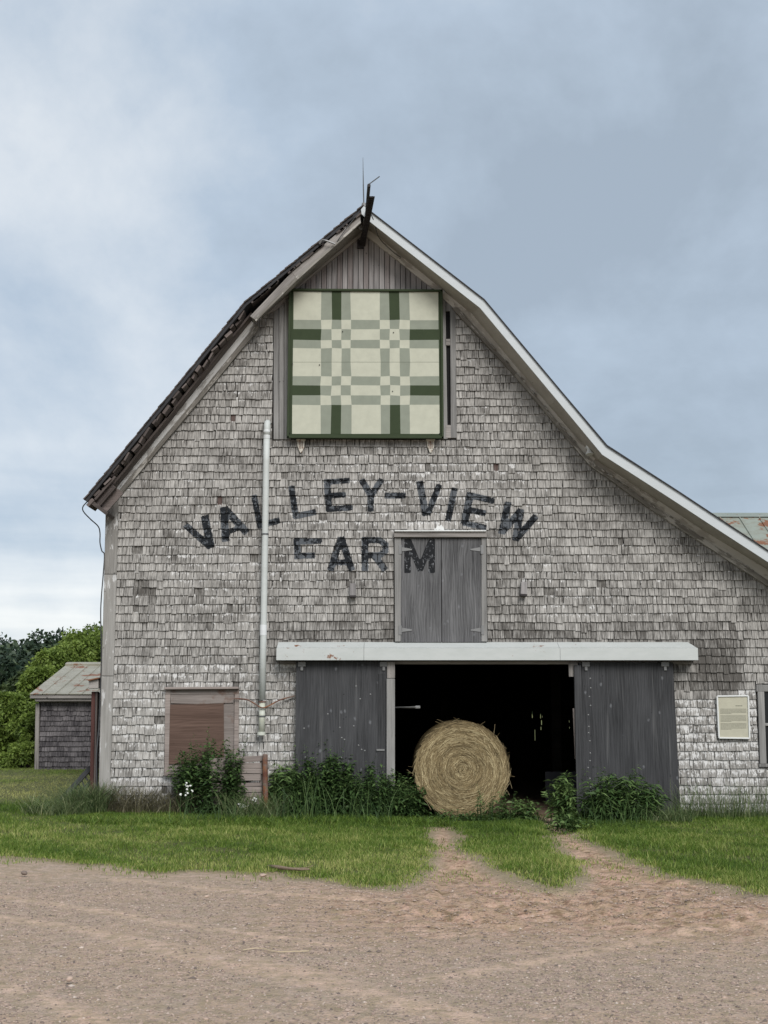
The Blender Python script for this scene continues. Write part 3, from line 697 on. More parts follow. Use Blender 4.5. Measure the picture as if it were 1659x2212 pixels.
# the 300 that show largest are parts of their own, the rest one sheet of shingles
cpos = Vector((0, -DIST, EYE))
SH.sort(key=lambda s: -(s['area'] * (1 if s['c'][1] > .45 and s['c'][0] < 5.1 else .2) / ((s['c'][0]) ** 2 + DIST ** 2 + (s['c'][1] - EYE) ** 2)))
def sh_mesh(items, origin=(0, 0, 0)):
    vs = []; fs = []; at = {'tone': [], 'v': [], 'paint': [], 'red': []}
    for s in items:
        b = len(vs); vs += s['v']; fs += [tuple(i + b for i in f) for f in s['f']]; n = len(s['v'])
        at['tone'] += [s['tone']] * n; at['v'] += s['vv']; at['paint'] += [s['paint']] * n; at['red'] += [s['red']] * n
    A = np.array(vs); at['sdf'] = sdf(A[:, 0], A[:, 2])
    vs2 = [(v[0] - origin[0], v[1] - origin[1], v[2] - origin[2]) for v in vs] if any(origin) else vs
    me = me_from(vs2, fs, 'shingle')
    for k, arr in at.items(): a_ = me.attributes.new(k, 'FLOAT', 'POINT'); a_.data.foreach_set('value', np.array(arr, np.float32))
    return me
for s in SH[:300]:
    org = (s['c'][0], 0, s['c'][1]); o = link('shingle', sh_mesh([s], org), MAT['shingle'], WALLO); o.location = org
link('shingles', sh_mesh(SH[300:]), MAT['shingle'], WALLO, kind='stuff')

# ---- gable planks above and beside the quilt
tri = [XZ(*p) for p in ((590, 700), (590, 668), (642, 620), (782, 503), (792, 503), (936, 620), (985, 664), (985, 700))]
px_x = XZ(592, 660)[0]; pxe = XZ(984, 660)[0]; pw = .0775
while px_x < pxe - .01:
    zlo = XZ(700, 660)[1]
    q = clip_rect([(p_[0], p_[1]) for p_ in tri] , px_x, px_x + pw - .010, zlo, 20)
    if len(q) >= 3:
        yv = random.uniform(-.004, .004); mb = MB(); mb.prism(q, -.024 + yv, .0)
        cx = sum(a[0] for a in q) / len(q)
        mb.build('plank', MAT['plank_red'] if random.random() < .22 else MAT['greyz'], WALLO, origin=(cx, 0, zlo))
    px_x += pw
def vb(px0, px1, y0, y1, Y, th, mat=None, name='trim_board', parent=None, px0b=None, px1b=None):
    a, b, c, d = XZ(px0, y0, Y), XZ(px1, y0, Y), XZ(px1b or px1, y1, Y), XZ(px0b or px0, y1, Y)
    mb = MB(); mb.prism([a, b, c, d], Y, Y + th); o = (a[0], Y, d[1])
    return bevel(mb.build(name, mat or MAT['jamb'], parent or barn, origin=o), .004, 1)
for (a, b) in ((591, 602), (603, 613), (614, 628)): vb(a, b, 668 - (a - 591) * .8, 949, -.035, .03)
vb(953, 962, 640, 948, -.04, .035, px0b=955, px1b=967); vb(963, 974, 652, 672, -.045, .03, name='trim_board')
vb(972, 984, 655, 946, -.05, .045, px0b=974, px1b=987); vb(963, 973, 732, 746, -.05, .04, MAT['grey']); vb(963, 975, 918, 946, -.045, .04, MAT['grey'])
mb = MB(); r_ = prect(962, 672, 975, 918, -.01); mb.box(r_[0], r_[1], -.008, .0, r_[2], r_[3]); mb.build('gap_shade_strip', mat_flat('gap_shade_black', (0.004, 0.004, 0.004)), barn)  # near-black strip on the wall, painted shade for the gap between boards
mb = MB(); r_ = prect(625, 660, 955, 945, -.02); mb.box(r_[0], r_[1], -.03, 0, r_[2], r_[3]); mb.build('hay_door', MAT['greyz'], barn)

# ---- rake trim, left
def band(name, outer, inner, Y, th, mat, parent=barn, Yi=None):
    """strip between two surveyed polylines of equal length, one board per segment"""
    for i in range(len(outer) - 1):
        a, b, c, d = [P(*p, Y) for p in (outer[i], outer[i + 1], inner[i + 1], inner[i])]
        m0 = (a + d) / 2; m1 = (b + c) / 2; ex = (m1 - m0).normalized(); ang = math.atan2(ex.z, ex.x)
        mb = MB(); ca, sa = math.cos(-ang), math.sin(-ang); o = (m0 + m1) / 2
        q = [((p.x - o.x) * ca - (p.z - o.z) * sa, (p.x - o.x) * sa + (p.z - o.z) * ca) for p in (a, b, c, d)]
        mb.prism(q, 0, th); ob = mb.build(name, mat, parent); ob.location = o; ob.rotation_euler = (0, -ang, 0)
        bevel(ob, .004, 1)
band('rake_board', [(228, 1072), (372, 897), (540, 690)], [(258, 1066), (401, 897), (558, 706)], -.055, .05, MAT['peel'])
band('rake_board', [(537, 694), (620, 618), (782, 478)], [(596, 670), (642, 624), (786, 505)], -.055, .05, MAT['grey'])
band('rake_moulding', [(254, 1062), (398, 891), (553, 700)], [(262, 1067), (405, 897), (561, 707)], -.075, .045, MAT['crust'])
band('fascia_board', [(540, 683), (630, 588), (778, 461)], [(551, 691), (640, 601), (779, 478)], OV + .02, .03, MAT['grey'])
band('fascia_moulding', [(549, 689), (638, 599), (779, 476)], [(553, 694), (643, 604), (780, 481)], OV, .025, MAT['crust'])
# soffit left upper: from the fascia back to the wall
def soffit(pts_px_front, Yf, pts_px_back, Yb, th, mat, name='soffit'):
    for i in range(len(pts_px_front) - 1):
        a, b = P(*pts_px_front[i], Yf), P(*pts_px_front[i + 1], Yf); c, d = P(*pts_px_back[i + 1], Yb), P(*pts_px_back[i], Yb)
        n = Vector((0, 0, th)); mb = MB(); mb.raw([a, b, c, d, a + n, b + n, c + n, d + n], BOXF); mb.build(name, mat, barn)
soffit([(545, 690), (640, 604), (779, 478)], OV + .05, [(548, 700), (640, 622), (783, 500)], -.05, .02, MAT['grey'])
# brown lookouts and broken ends showing below the left roof edge
def along(pl, t):
    Ls = [math.hypot(pl[i + 1][0] - pl[i][0], pl[i + 1][1] - pl[i][1]) for i in range(len(pl) - 1)]; T = t * sum(Ls)
    for i, L in enumerate(Ls):
        if T <= L or i == len(Ls) - 1: return (pl[i][0] + (pl[i + 1][0] - pl[i][0]) * T / L, pl[i][1] + (pl[i + 1][1] - pl[i][1]) * T / L, math.atan2(pl[i + 1][1] - pl[i][1], pl[i + 1][0] - pl[i][0]))
        T -= L
leftroof = IN[:3]
k = 0; t = .004
Ltot = math.hypot(IN[1][0] - IN[0][0], IN[1][1] - IN[0][1])
while t < .985:
    x_, z_, an = along([IN[0], IN[1]], t)
    w = random.uniform(.07, .15); nx, nz = math.sin(an), -math.cos(an)
    th = random.uniform(.022, .045); yf = OV + random.uniform(.0, .10); dn = random.uniform(.0, .014) + th / 2 + .002
    mb = MB(); mb.box(-w / 2, w / 2, yf, -.02 - random.uniform(0, .05), -th / 2, th / 2)
    o = mb.build('roof_shingle', random.choice((MAT['brownwood'], MAT['brownwood'], MAT['roofdark'])), barn); o.location = (x_ + nx * dn, 0, z_ + nz * dn)
    o.rotation_euler = (random.uniform(-.03, .03), -an + random.uniform(-.22, .22), random.uniform(-.05, .05))
    t += (w + random.uniform(.0, .03)) / Ltot; k += 1
for q0, q1, dn in ((.0, .5, .065), (.45, 1.0, .06)):
    a = along([IN[0], IN[1]], q0); b = along([IN[0], IN[1]], q1); nx, nz = math.sin(a[2]), -math.cos(a[2])
    board('lookout', (a[0] + nx * dn, -.16, a[1] + nz * dn), (b[0] + nx * dn, -.16, b[1] + nz * dn), .03, .24, MAT['brownwood'], barn)
for i in range(26):                                     # ragged butts along the upper left
    t = random.uniform(.02, .97); x_, z_, an = along([IN[1], IN[2]], t); w = random.uniform(.06, .16); nx, nz = math.sin(an), -math.cos(an); mb = MB(); mb.box(-w / 2, w / 2, OV - .015, OV + .15, -.014, .012)
    o = mb.build('roof_shingle', MAT['roofdark'], barn); o.location = (x_ + nx * .018, 0, z_ + nz * .018); o.rotation_euler = (0, -an + random.uniform(-.12, .12), 0)
t = .01
while t < .99:                                          # shingle butts over the verge, left slope
    x_, z_, an = along(RPm[:3], t); w = random.uniform(.10, .16); mb = MB(); mb.box(-w / 2, w / 2, OV - random.uniform(.01, .035), OV + .3, -.012, .004)
    o = mb.build('roof_shingle', MAT['roofdark'], barn); o.location = (x_, 0, z_); o.rotation_euler = (0, -an + .07 + random.uniform(-.04, .04), 0); t += w * .86 / 6.7
# eave end at lower left: fascia across the roof thickness and underside
a, b = P(182, 1078, OV), P(229, 1112, OV)
mb = MB(); mb.prism([XZ(184, 1079, OV), XZ(229, 1113, OV), XZ(233, 1107, OV), XZ(190, 1073, OV)], OV + .02, DEPTH); mb.build('eave_board', MAT['roofdark'], barn)
mb = MB(); mb.prism([XZ(192, 1075, OV), XZ(226, 1102, OV), XZ(262, 1062, OV), XZ(235, 1040, OV)], OV + .14, OV + .17); mb.build('eave_panel', MAT['brownwood'], barn)
for (q0, q1) in (((196, 1070), (236, 1024)), ((206, 1080), (250, 1030)), ((216, 1091), (250, 1052))):
    board('rafter_end', P(*q0, OV + .08), P(*q1, OV + .08), .035, .08, MAT['brownwood'], barn)

# ---- right side: white fascia, soffit, taupe rake
fo = [(800, 457), (1046, 648), (1216, 851), (1311, 964), (1466, 1063), (1543, 1114), (1659, 1190), (1960, 1390)]
fi = [(798, 478), (1037, 665), (1203, 864), (1301, 982), (1452, 1079), (1531, 1131), (1659, 1214), (1960, 1415)]
for i in range(len(fo) - 1):
    mb = MB(); mb.prism([XZ(*p, OV - .03) for p in (fo[i], fo[i + 1], fi[i + 1], fi[i])], OV - .03, OV - .005); mb.build('fascia', MAT['fascia'], barn)
    mb = MB(); c0 = [(p[0], p[1] - 2.2) for p in (fo[i], fo[i + 1])]; mb.prism([XZ(*p, OV - .05) for p in (c0[0], c0[1], fo[i + 1], fo[i])], OV - .055, OV - .0); mb.build('drip_edge', MAT['asphalt'], barn)
mb = MB(); mb.prism([XZ(*p, OV - .035) for p in ((786, 445), (801, 457), (799, 479), (781, 462), (780, 452))], OV - .035, OV - .01); mb.build('fascia', MAT['fascia'], barn)
so = [(798, 476), (1037, 663), (1203, 862), (1301, 980), (1452, 1077), (1531, 1129), (1659, 1212), (1960, 1413)]
sb = [(795, 495), (1018, 678), (1186, 878), (1288, 995), (1437, 1092), (1515, 1144), (1659, 1232), (1960, 1430)]
soffit(so, OV + .0, sb, -.04, .012, MAT['soffitm'])
ro = [(792, 488), (960, 622), (1020, 672), (1186, 873), (1288, 990), (1437, 1087), (1659, 1228), (1960, 1428)]
ri = [(787, 506), (936, 624), (976, 662), (1112, 808), (1274, 1002), (1404, 1096), (1659, 1264), (1960, 1468)]
ro2 = [(792, 488), (960, 622), (1020, 672), (1128, 800), (1288, 990), (1425, 1080), (1659, 1228), (1960, 1428)]
band('rake_board', ro2, ri, -.06, .055, MAT['taupe'])
cm = [(a[0] * .3 + b[0] * .7, a[1] * .3 + b[1] * .7) for a, b in zip(ro2, ri)]
band('rake_moulding', cm[2:], [(b[0] - 1, b[1] + 2) for b in ri[2:]], -.085, .05, MAT['crust'])
# loose scraps on the right moulding
for i in range(34):
    t = random.random(); k_ = random.randrange(2, len(ri) - 2); a, b = cm[k_], cm[k_ + 1]; q = (a[0] + (b[0] - a[0]) * t, a[1] + (b[1] - a[1]) * t); an = math.atan2(b[1] - a[1], b[0] - a[0])
    L = random.uniform(5, 16); fboard('trim_scrap', (q[0], q[1]), (q[0] + L * math.cos(an), q[1] + L * math.sin(an) + random.uniform(-1.5, 1.5)), random.uniform(2, 5), -.10, .012, MAT['crust'], barn)

# ---- left corner board
vb(229, 256, 1062, 1240, -.045, .14, MAT['cornerz'], 'corner_board', px0b=225, px1b=252)
vb(225, 252, 1241, 1460, -.048, .14, MAT['cornerz'], 'corner_board', px0b=219, px1b=245)
vb(219, 245, 1461, 1748, -.045, .14, MAT['cornerz'], 'corner_board', px0b=212, px1b=236)
for o in list(barn.children):
    if o.name.startswith('corner_board'): pass

# ---- sliding door track cover
x0, x1 = XZ(597, 1415, -.30)[0], XZ(1508, 1415, -.30)[0]
zt0, zf, zb = XZ(800, 1388, -.02)[1] + .01, XZ(800, 1400, -.30)[1], XZ(800, 1426, -.30)[1]
def cover(xa, xb, chl=0, chr_=0):
    prof = [(-.005, zt0), (-.22, zf + .012), (-.30, zf), (-.30, zb), (-.275, zb), (-.275, zf - .02), (-.005, zt0 - .04)]
    vs = [(xa + (chl if i in (0, 6) else 0), y, z_) for i, (y, z_) in enumerate(prof)] + [(xb - (chr_ if i in (0, 6) else 0), y, z_) for i, (y, z_) in enumerate(prof)]
    n = len(prof); fs = [tuple(range(n - 1, -1, -1)), tuple(range(n, 2 * n))] + [(i, (i + 1) % n, (i + 1) % n + n, i + n) for i in range(n)]
    mb = MB(); mb.raw(vs, fs); return mb
xm1, xm2 = XZ(786, 1410, -.3)[0], XZ(1210, 1410, -.3)[0]
tc_ = cover(x0, xm1 - .002).build('track_cover', MAT['canopy'], barn); cover(xm1 + .002, xm2 - .002).build('track_cover', MAT['canopy'], barn); cover(xm2 + .002, x1, 0, .07).build('track_cover', MAT['canopy'], barn)
mb = MB(); mb.box(x1 - .012, x1 - .002, -.298, -.0, zb, zf); mb.box(x0 + .002, x0 + .012, -.298, 0, zb, zf); mb.build('cover_end', MAT['canopy'], barn)
mb = MB(); mb.box(x0 + .05, x1 - .04, -.14, -.10, zb - .01, zb + .06); mb.build('door_rail', MAT['iron'], barn)
mb = MB(); mb.box(x0 + .03, x1 - .02, -.06, -.0, zb - .05, zb + .12); mb.build('track_board', MAT['grey'], barn)
mb = MB(); mb.box(OX0 - .02, OX1 + .02, -.02, .14, ZT - .03, ZT + .02); mb.build('door_header', MAT['inside'], barn)

# ---- sliding doors
def quad_panel(name, pts, Y, th, mat, parent, n=1):
    q = [XZ(*p, Y) for p in pts]; mb = MB(); mb.prism(q, Y, Y + th); return mb.build(name, mat, parent, origin=(q[0][0], Y, q[0][1]))
dl = bevel(quad_panel('sliding_door', ((640, 1429), (836, 1429), (834, 1775), (636, 1775)), -.15, .05, MAT['ply'], barn), .004, 1)
def hanger(px, py, door):
    a = P(px, py, -.16); mb = MB(); mb.box(a.x - .055, a.x + .055, -.165, -.152, a.z - .02, a.z + .05); mb.box(a.x - .02, a.x + .02, -.168, -.152, a.z - .075, a.z - .02)
    o = mb.build('door_hanger', MAT['hinge'], None); o.parent = door; o.matrix_parent_inverse = Matrix.Translation(-Vector(door.location)); bevel(o, .012, 2)
def sub(o, par):
    w = Vector(par.location); o.parent = par; o.matrix_parent_inverse = Matrix.Translation(-w); return o
for p in (652, 829): hanger(p, 1437, dl)
s_ = board('door_stile', P(844, 1466, -.17), P(844, 1775, -.17), .115, .05, MAT['jambx'], None); sub(s_, dl)
s_ = board('door_stile', P(844.5, 1430, -.155), P(844.5, 1465, -.155), .11, .045, MAT['grey'], None); sub(s_, dl)
s_ = board('door_batten', P(824, 1455, -.155), P(822, 1775, -.155), .085, .012, MAT['plyx'], None); sub(s_, dl)
mb = MB(); c = P(826, 1620, -.17); mb.box(c.x - .08, c.x + .03, -.175, -.16, c.z - .012, c.z + .012); sub(mb.build('door_latch', MAT['hinge'], None), dl)
dr = bevel(quad_panel('sliding_door', ((1250, 1431), (1454, 1431), (1472, 1785), (1258, 1785)), -.15, .05, MAT['ply'], barn), .004, 1)
for p in (1266, 1437): hanger(p, 1437, dr)
s_ = board('door_stile', P(1247, 1437, -.17), P(1254, 1785, -.17), .095, .05, MAT['plyx'], None); sub(s_, dr)
s_ = board('door_stile', P(1238, 1433, -.14), P(1239, 1462, -.14), .13, .03, MAT['grey'], None); sub(s_, dr)
s_ = board('door_stile', P(1241, 1530, -.125), P(1246, 1640, -.125), .05, .03, MAT['fence'], None); sub(s_, dr)
def nails(door, pts, Y):
    mb = MB()
    for p in pts:
        c = P(*p, Y); mb.raw([(c.x + .012 * math.cos(t), Y, c.z + .012 * math.sin(t)) for t in [i * math.pi / 3 for i in range(6)]] + [(c.x, Y - .006, c.z)], [(i, (i + 1) % 6, 6) for i in range(6)] + [(5, 4, 3, 2, 1, 0)])
    sub(mb.build('bolt_heads', MAT['hinge'], None), door)['kind'] = 'stuff'
nails(dr, [(1270 + random.uniform(-2, 8), 1470 + i * 19 + random.uniform(-5, 5)) for i in range(15)], -.152)
nails(dl, [(random.uniform(655, 815), random.uniform(1480, 1640)) for i in range(14)], -.152)

# ---- loft doors
def grid_leaf(px0, px1, y0, y1, Y, th, name):
    r_ = prect(px0, y0, px1, y1, Y); nx_, nz_ = 26, 70; xx = np.linspace(r_[0], r_[1], nx_ + 1); zz = np.linspace(r_[2], r_[3], nz_ + 1)
    A, B = np.meshgrid(xx, zz); N = A.size; V_ = np.stack([A.ravel(), np.full(N, Y), B.ravel()], 1); V_ = np.vstack([V_, [[r_[0], Y + th, r_[2]], [r_[1], Y + th, r_[2]], [r_[1], Y + th, r_[3]], [r_[0], Y + th, r_[3]]]])
    ii = np.arange(N).reshape(A.shape); fs = [tuple(q) for q in np.stack([ii[:-1, :-1], ii[:-1, 1:], ii[1:, 1:], ii[1:, :-1]], -1).reshape(-1, 4)]
    fs += [tuple([N, N + 1] + list(ii[0, ::-1])), tuple([N + 3, N] + list(ii[:, 0])), tuple([N + 1, N + 2] + list(ii[::-1, -1])), tuple([N + 2, N + 3] + list(ii[-1, :]))]
    me = me_from(V_ - np.array([r_[0], Y, r_[2]]), fs, name); at = me.attributes.new('sdf', 'FLOAT', 'POINT'); at.data.foreach_set('value', sdf(V_[:, 0], V_[:, 2]).astype(np.float32))
    o = link(name, me, MAT['leaf_ply'], barn); o.location = (r_[0], Y, r_[2]); return o
L1 = grid_leaf(866, 953, 1163, 1387, -.05, .03, 'loft_door'); L2 = grid_leaf(954.5, 1040, 1163, 1387, -.052, .03, 'loft_door')
vb(852, 866, 1161, 1386, -.065, .062, MAT['jamb'], 'loft_door_frame', px0b=853); vb(1040, 1050, 1161, 1386, -.065, .062, MAT['jamb'], 'loft_door_frame', px1b=1053)
s_ = board('loft_door_frame', P(851, 1154.5, -.07), P(1051, 1154.5, -.07), .085, .065, MAT['grey'], barn)
s_ = board('drip_cap', P(852, 1147.5, -.085), P(1050, 1147.5, -.085), .018, .09, MAT['white'], barn)
mb = MB()                                              # paint run left above the drip cap
q = [(938, 1148), (938, 1142), (942, 1141), (944, 1134), (949, 1137), (953, 1133), (958, 1139), (960, 1145), (968, 1144), (975, 1146), (982, 1143), (985, 1148)]
mb.prism([XZ(*p, -.028) for p in q], -.028, -.018); mb.build('paint_run', MAT['white'], barn)
def strap(px, py, dirn, leaf):
    Y = -.06; c = P(px, py, Y); mb = MB(); L = .15 * dirn
    mb.prism([(c.x, c.z - .028), (c.x + L, c.z - .008), (c.x + L, c.z + .008), (c.x, c.z + .035)] , Y, Y + .006)
    mb.box(min(c.x, c.x - .035 * dirn), max(c.x, c.x - .035 * dirn), -.073, -.066, c.z - .065, c.z + .065); mb.tube([(c.x, -.068, c.z - .06), (c.x, -.068, c.z + .06)], .008, 6)
    sub(mb.build('hinge', MAT['hinge'], None), leaf)
strap(867, 1187, 1, L1); strap(867, 1361, 1, L1); strap(1039, 1187, -1, L2); strap(1040, 1361, -1, L2)

# ---- boarded window, left
win = quad_panel('boarded_window', ((362, 1492), (510, 1492), (508, 1672), (358, 1672)), -.02, .02, MAT['boarded'], barn)
for nm, a, b, w, mt in (('window_sill', (355, 1672), (395, 1677), 6, MAT['fence']), ('frame_head', (356, 1487), (516, 1486), 5, MAT['fence'])):
    s_ = fboard(nm, a, b, w, -.07, .09, mt, None); sub(s_, win)
s_ = quad_panel('frame', ((357, 1491), (368, 1491), (364, 1672), (355, 1672)), -.045, .045, MAT['fence'], None); sub(s_, win)
s_ = quad_panel('frame', ((507, 1500), (516, 1500), (515, 1672), (505, 1672)), -.045, .045, MAT['fence'], None); sub(s_, win)
s_ = quad_panel('frame', ((357, 1491), (516, 1489), (516, 1500), (369, 1500)), -.044, .03, MAT['boarded'], None); sub(s_, win)
me_p = quad_panel('brown_sheet', ((367, 1522), (483, 1519), (484, 1640), (430, 1652), (364, 1650)), -.036, .012, MAT['brownply'], None); sub(me_p, win)
s_ = quad_panel('grey_patch', ((368, 1501), (505, 1500), (505, 1518), (425, 1521), (369, 1519)), -.040, .003, MAT['boarded'], None); sub(s_, win)

# ---- window at the right edge
rw = quad_panel('window_glass', ((1650, 1490), (1735, 1490), (1738, 1650), (1655, 1650)), -.02, .01, MAT['glass'], barn)
for pts in (((1634, 1479), (1750, 1479), (1750, 1494), (1634, 1494)), ((1637, 1494), (1651, 1494), (1656, 1650), (1642, 1650)), ((1730, 1494), (1745, 1494), (1749, 1650), (1734, 1650)), ((1640, 1650), (1755, 1650), (1755, 1657), (1640, 1657)), ((1652, 1562), (1732, 1562), (1733, 1568), (1653, 1568))):
    s_ = quad_panel('window_frame', pts, -.05, .05, MAT['jamb'], None); sub(bevel(s_, .004, 1), rw)

# ================================================================== THINGS ON THE BARN
# painted plaid quilt board
QY = -.13
quilt = empty('quilt_board', P(788, 945, QY), 'large square green and cream plaid barn quilt board mounted under the gable peak', 'barn quilt')
def qmap(Xc, Yc):  return (564 + Xc * .28, 597 + Yc * .28)
cols = [245, 460, 543, 618, 693, 920, 992, 1070, 1147, 1372]; rows = [118, 337, 408, 491, 555, 661, 771, 841, 920, 992, 1215]
A_ = 'LGDGLGDGL'; B_ = 'GLGLGLGLG'; C_ = 'DGLGLGLGD'; D_ = 'LGLGLGLGL'; pat = [A_, B_, C_, B_, D_, D_, B_, C_, B_, A_]
gridp = {}
for j in range(11):
    for i in range(10):
        jx = random.uniform(-3.5, 3.5) if 0 < i < 9 else 0; jy = random.uniform(-2.5, 2.5) if 0 < j < 10 and j != 5 else 0
        gx = cols[i] + (j - 5) * (-1.2 if i < 4 else 1.0) * (1 if i in (0, 9) else .5); gridp[i, j] = XZ(*qmap(gx + jx, rows[j] + jy), QY)
for nm, j0, j1, gapz in (('painted_panel', 0, 5, 0.0), ('painted_panel', 5, 10, -.004)):
    vs = []; fs = []; mi = []; ids = {}
    for j in range(j0, j1 + 1):
        for i in range(10):
            ids[i, j] = len(vs); vs.append((gridp[i, j][0], QY - .002, gridp[i, j][1] + (gapz if j == j0 else 0)))
    for j in range(j0, j1):
        for i in range(9): fs.append((ids[i, j + 1], ids[i + 1, j + 1], ids[i + 1, j], ids[i, j])); mi.append('LGD'.index(pat[j][i]))
    o = link(nm, me_from(vs, fs, nm), [MAT['qL'], MAT['qG'], MAT['qD']], None); o.data.polygons.foreach_set('material_index', mi); sub(o, quilt)
mb = MB(); mb.prism([XZ(*p, QY) for p in ((624.5, 625), (955.5, 627), (958, 947), (620.5, 946))], QY, QY + .03); sub(mb.build('backing_board', MAT['qD'], None), quilt)
corners = [(624, 624.5), (956, 626.5), (958.5, 948), (620, 947)]
for i in range(4):
    a, b = corners[i], corners[(i + 1) % 4]
    mid_ = P((a[0] + b[0]) / 2, (a[1] + b[1]) / 2, QY); cen = P(788, 786, QY); A1, B1 = P(*a, QY), P(*b, QY); inw = (cen - mid_).normalized() * .016
    fr = board('frame_rail', A1 + inw + Vector((0, -.008, 0)), B1 + inw + Vector((0, -.008, 0)), .032, .05, MAT['qD'], None); sub(fr, quilt)
mb = MB()
for p in ((632, 630), (786, 629), (948, 631), (690, 788), (740, 716), (626, 935), (950, 936), (848, 845), (850, 718), (952, 735), (632, 786)):
    c = P(*p, QY - .012); mb.box(c.x - .006, c.x + .006, c.y - .004, c.y + .008, c.z - .006, c.z + .006)
sub(mb.build('screw_heads', MAT['iron'], None, kind='stuff'), quilt)

# rusty hooks below the quilt
for i, (px, lab) in enumerate(((650, 'rusty white enamel cleat below the left end of the quilt board'), (930, 'rusty white enamel cleat below the right end of the quilt board'))):
    c = P(px, 950, -.05); mb = MB(); mb.prism([(c.x - .055, c.z), (c.x + .055, c.z), (c.x + .05, c.z - .11), (c.x + .012, c.z - .19), (c.x - .012, c.z - .19), (c.x - .05, c.z - .09)], -.052, -.035)
    mb.box(c.x - .065, c.x + .065, -.06, -.03, c.z - .012, c.z + .012); o = mb.build('cleat', MAT['whitep'], None, origin=(c.x, -.05, c.z)); bevel(o, .006, 2); tag(o, lab, 'bracket', 'rusty cleats under the quilt board')
    mb = MB()
    for dx in (-.022, .0, .022): mb.box(c.x + dx - .004, c.x + dx + .004, -.058, -.051, c.z - .13, c.z - .02)
    sub(mb.build('rib', MAT['rust'], None), o)
# wooden blocks on the wall
for (px, py, lab) in ((762, 1275, 'small dark wooden block nailed below the lettering left of the loft doors'), (1131, 1272, 'small tilted wooden block under a red stain right of the loft doors')):
    c = P(px, py, -.05); mb = MB(); mb.box(-.045, .045, -.055, .03, -.11, .09); o = mb.build('wood_block', MAT['greyz'], None); o.location = (c.x, -.05, c.z); o.rotation_euler = (-.12, .06 if px > 900 else -.02, 0); bevel(o, .008, 2); tag(o, lab, 'wooden block', 'wooden blocks on the shingles')
    o2 = MB().box(-.047, .047, -.06, .0, -.112, -.085).build('rusty_foot', MAT['iron'], None); o2.parent = o
# floodlight under the right rake
fl = empty('floodlight', P(1270, 968, -.1), 'small white floodlight fixed under the right hand rake of the barn', 'floodlight')
c = P(1270, 968, -.12)
mb = MB(); mb.tube([c + Vector((0, .08, .02)), c + Vector((0, -.03, .02))], .03, 10); sub(mb.build('base', MAT['white'], None), fl)
mb = MB(); mb.tube([c + Vector((0, -.02, .06)), c + Vector((0, -.03, -.0)), c + Vector((.005, -.04, -.03)), c + Vector((.012, -.05, -.09)), c + Vector((.013, -.052, -.10))], [.026, .026, .022, .055, .058], 12); sub(mb.build('lamp_head', MAT['white'], None, smooth_=False), fl)
# vent pipe
PY = -.13
vp = empty('vent_pipe', P(565, 1588, PY), 'tall pale grey vent pipe standing against the shingles left of the doorway', 'pipe')
def pp(px, py): return P(px, py, PY)
up = [pp(566.5, 1512), pp(568.5, 1390), pp(569, 1372), pp(572.5, 1160), pp(575, 1000), pp(576.3, 942)]
mb = MB(); mb.tube(up, .0455, 16); sub(mb.build('pipe', MAT['pipe'], None, smooth_=True), vp)
top = pp(576.5, 940); mb = MB(); tp = [top + Vector((0, 0, -.02)), top + Vector((0, 0, .10)), top + Vector((0, .012, .145)), top + Vector((0, .045, .185)), top + Vector((0, .09, .20)), top + Vector((0, .14, .20))]
mb.tube(tp, .047, 16); sub(mb.build('elbow', MAT['pipe'], None, smooth_=True), vp)
for a, b in (((576.4, 940), (576.2, 948)), ((576.5, 929), (576.5, 934)), ((569, 1350), (568.7, 1373))): mb = MB(); mb.tube([pp(*b), pp((a[0] + b[0]) / 2, (a[1] + b[1]) / 2), pp(*a)], [.0485, .050, .0485], 16); sub(mb.build('foil_tape', MAT['foil'], None), vp)
mb = MB(); mb.tube([pp(565, 1584), pp(566.5, 1518)], .043, 16); sub(mb.build('lower_pipe', MAT['pipe_low'], None, smooth_=True), vp)
mb = MB(); mb.tube([pp(564.5, 1588), pp(564.7, 1581)], [.058, .056], 16); sub(mb.build('end_cap', MAT['pipe_low'], None), vp)
for py_, px_, mt in ((1154, 572.6, 'steel'), (1547, 566, 'steel'), (1516, 566.5, 'rust')): mb = MB(); mb.tube([pp(px_, py_ + 1.5), pp(px_, py_ - 1.5)], .052, 16); sub(mb.build('clamp', MAT[mt], None), vp)
def curve3(pts, n=6):
    pts = [Vector(p) for p in pts]; out = []
    for i in range(len(pts) - 1):
        p0, p1, p2, p3 = pts[max(i - 1, 0)], pts[i], pts[i + 1], pts[min(i + 2, len(pts) - 1)]
        for k in range(n):
            t = k / n; out.append(.5 * ((2 * p1) + (-p0 + p2) * t + (2 * p0 - 5 * p1 + 4 * p2 - p3) * t * t + (-p0 + 3 * p1 - 3 * p2 + p3) * t ** 3))
    return out + [pts[-1]]
br_ = curve3([P(505, 1509, -.08), P(532, 1511, -.10), P(550, 1520, -.14), P(566, 1529, -.20), P(582, 1524, -.15), P(605, 1512, -.10), P(637, 1503, -.07)]); mb = MB(); mb.tube(br_, .010, 6); sub(mb.build('strap', MAT['rust'], None), vp)
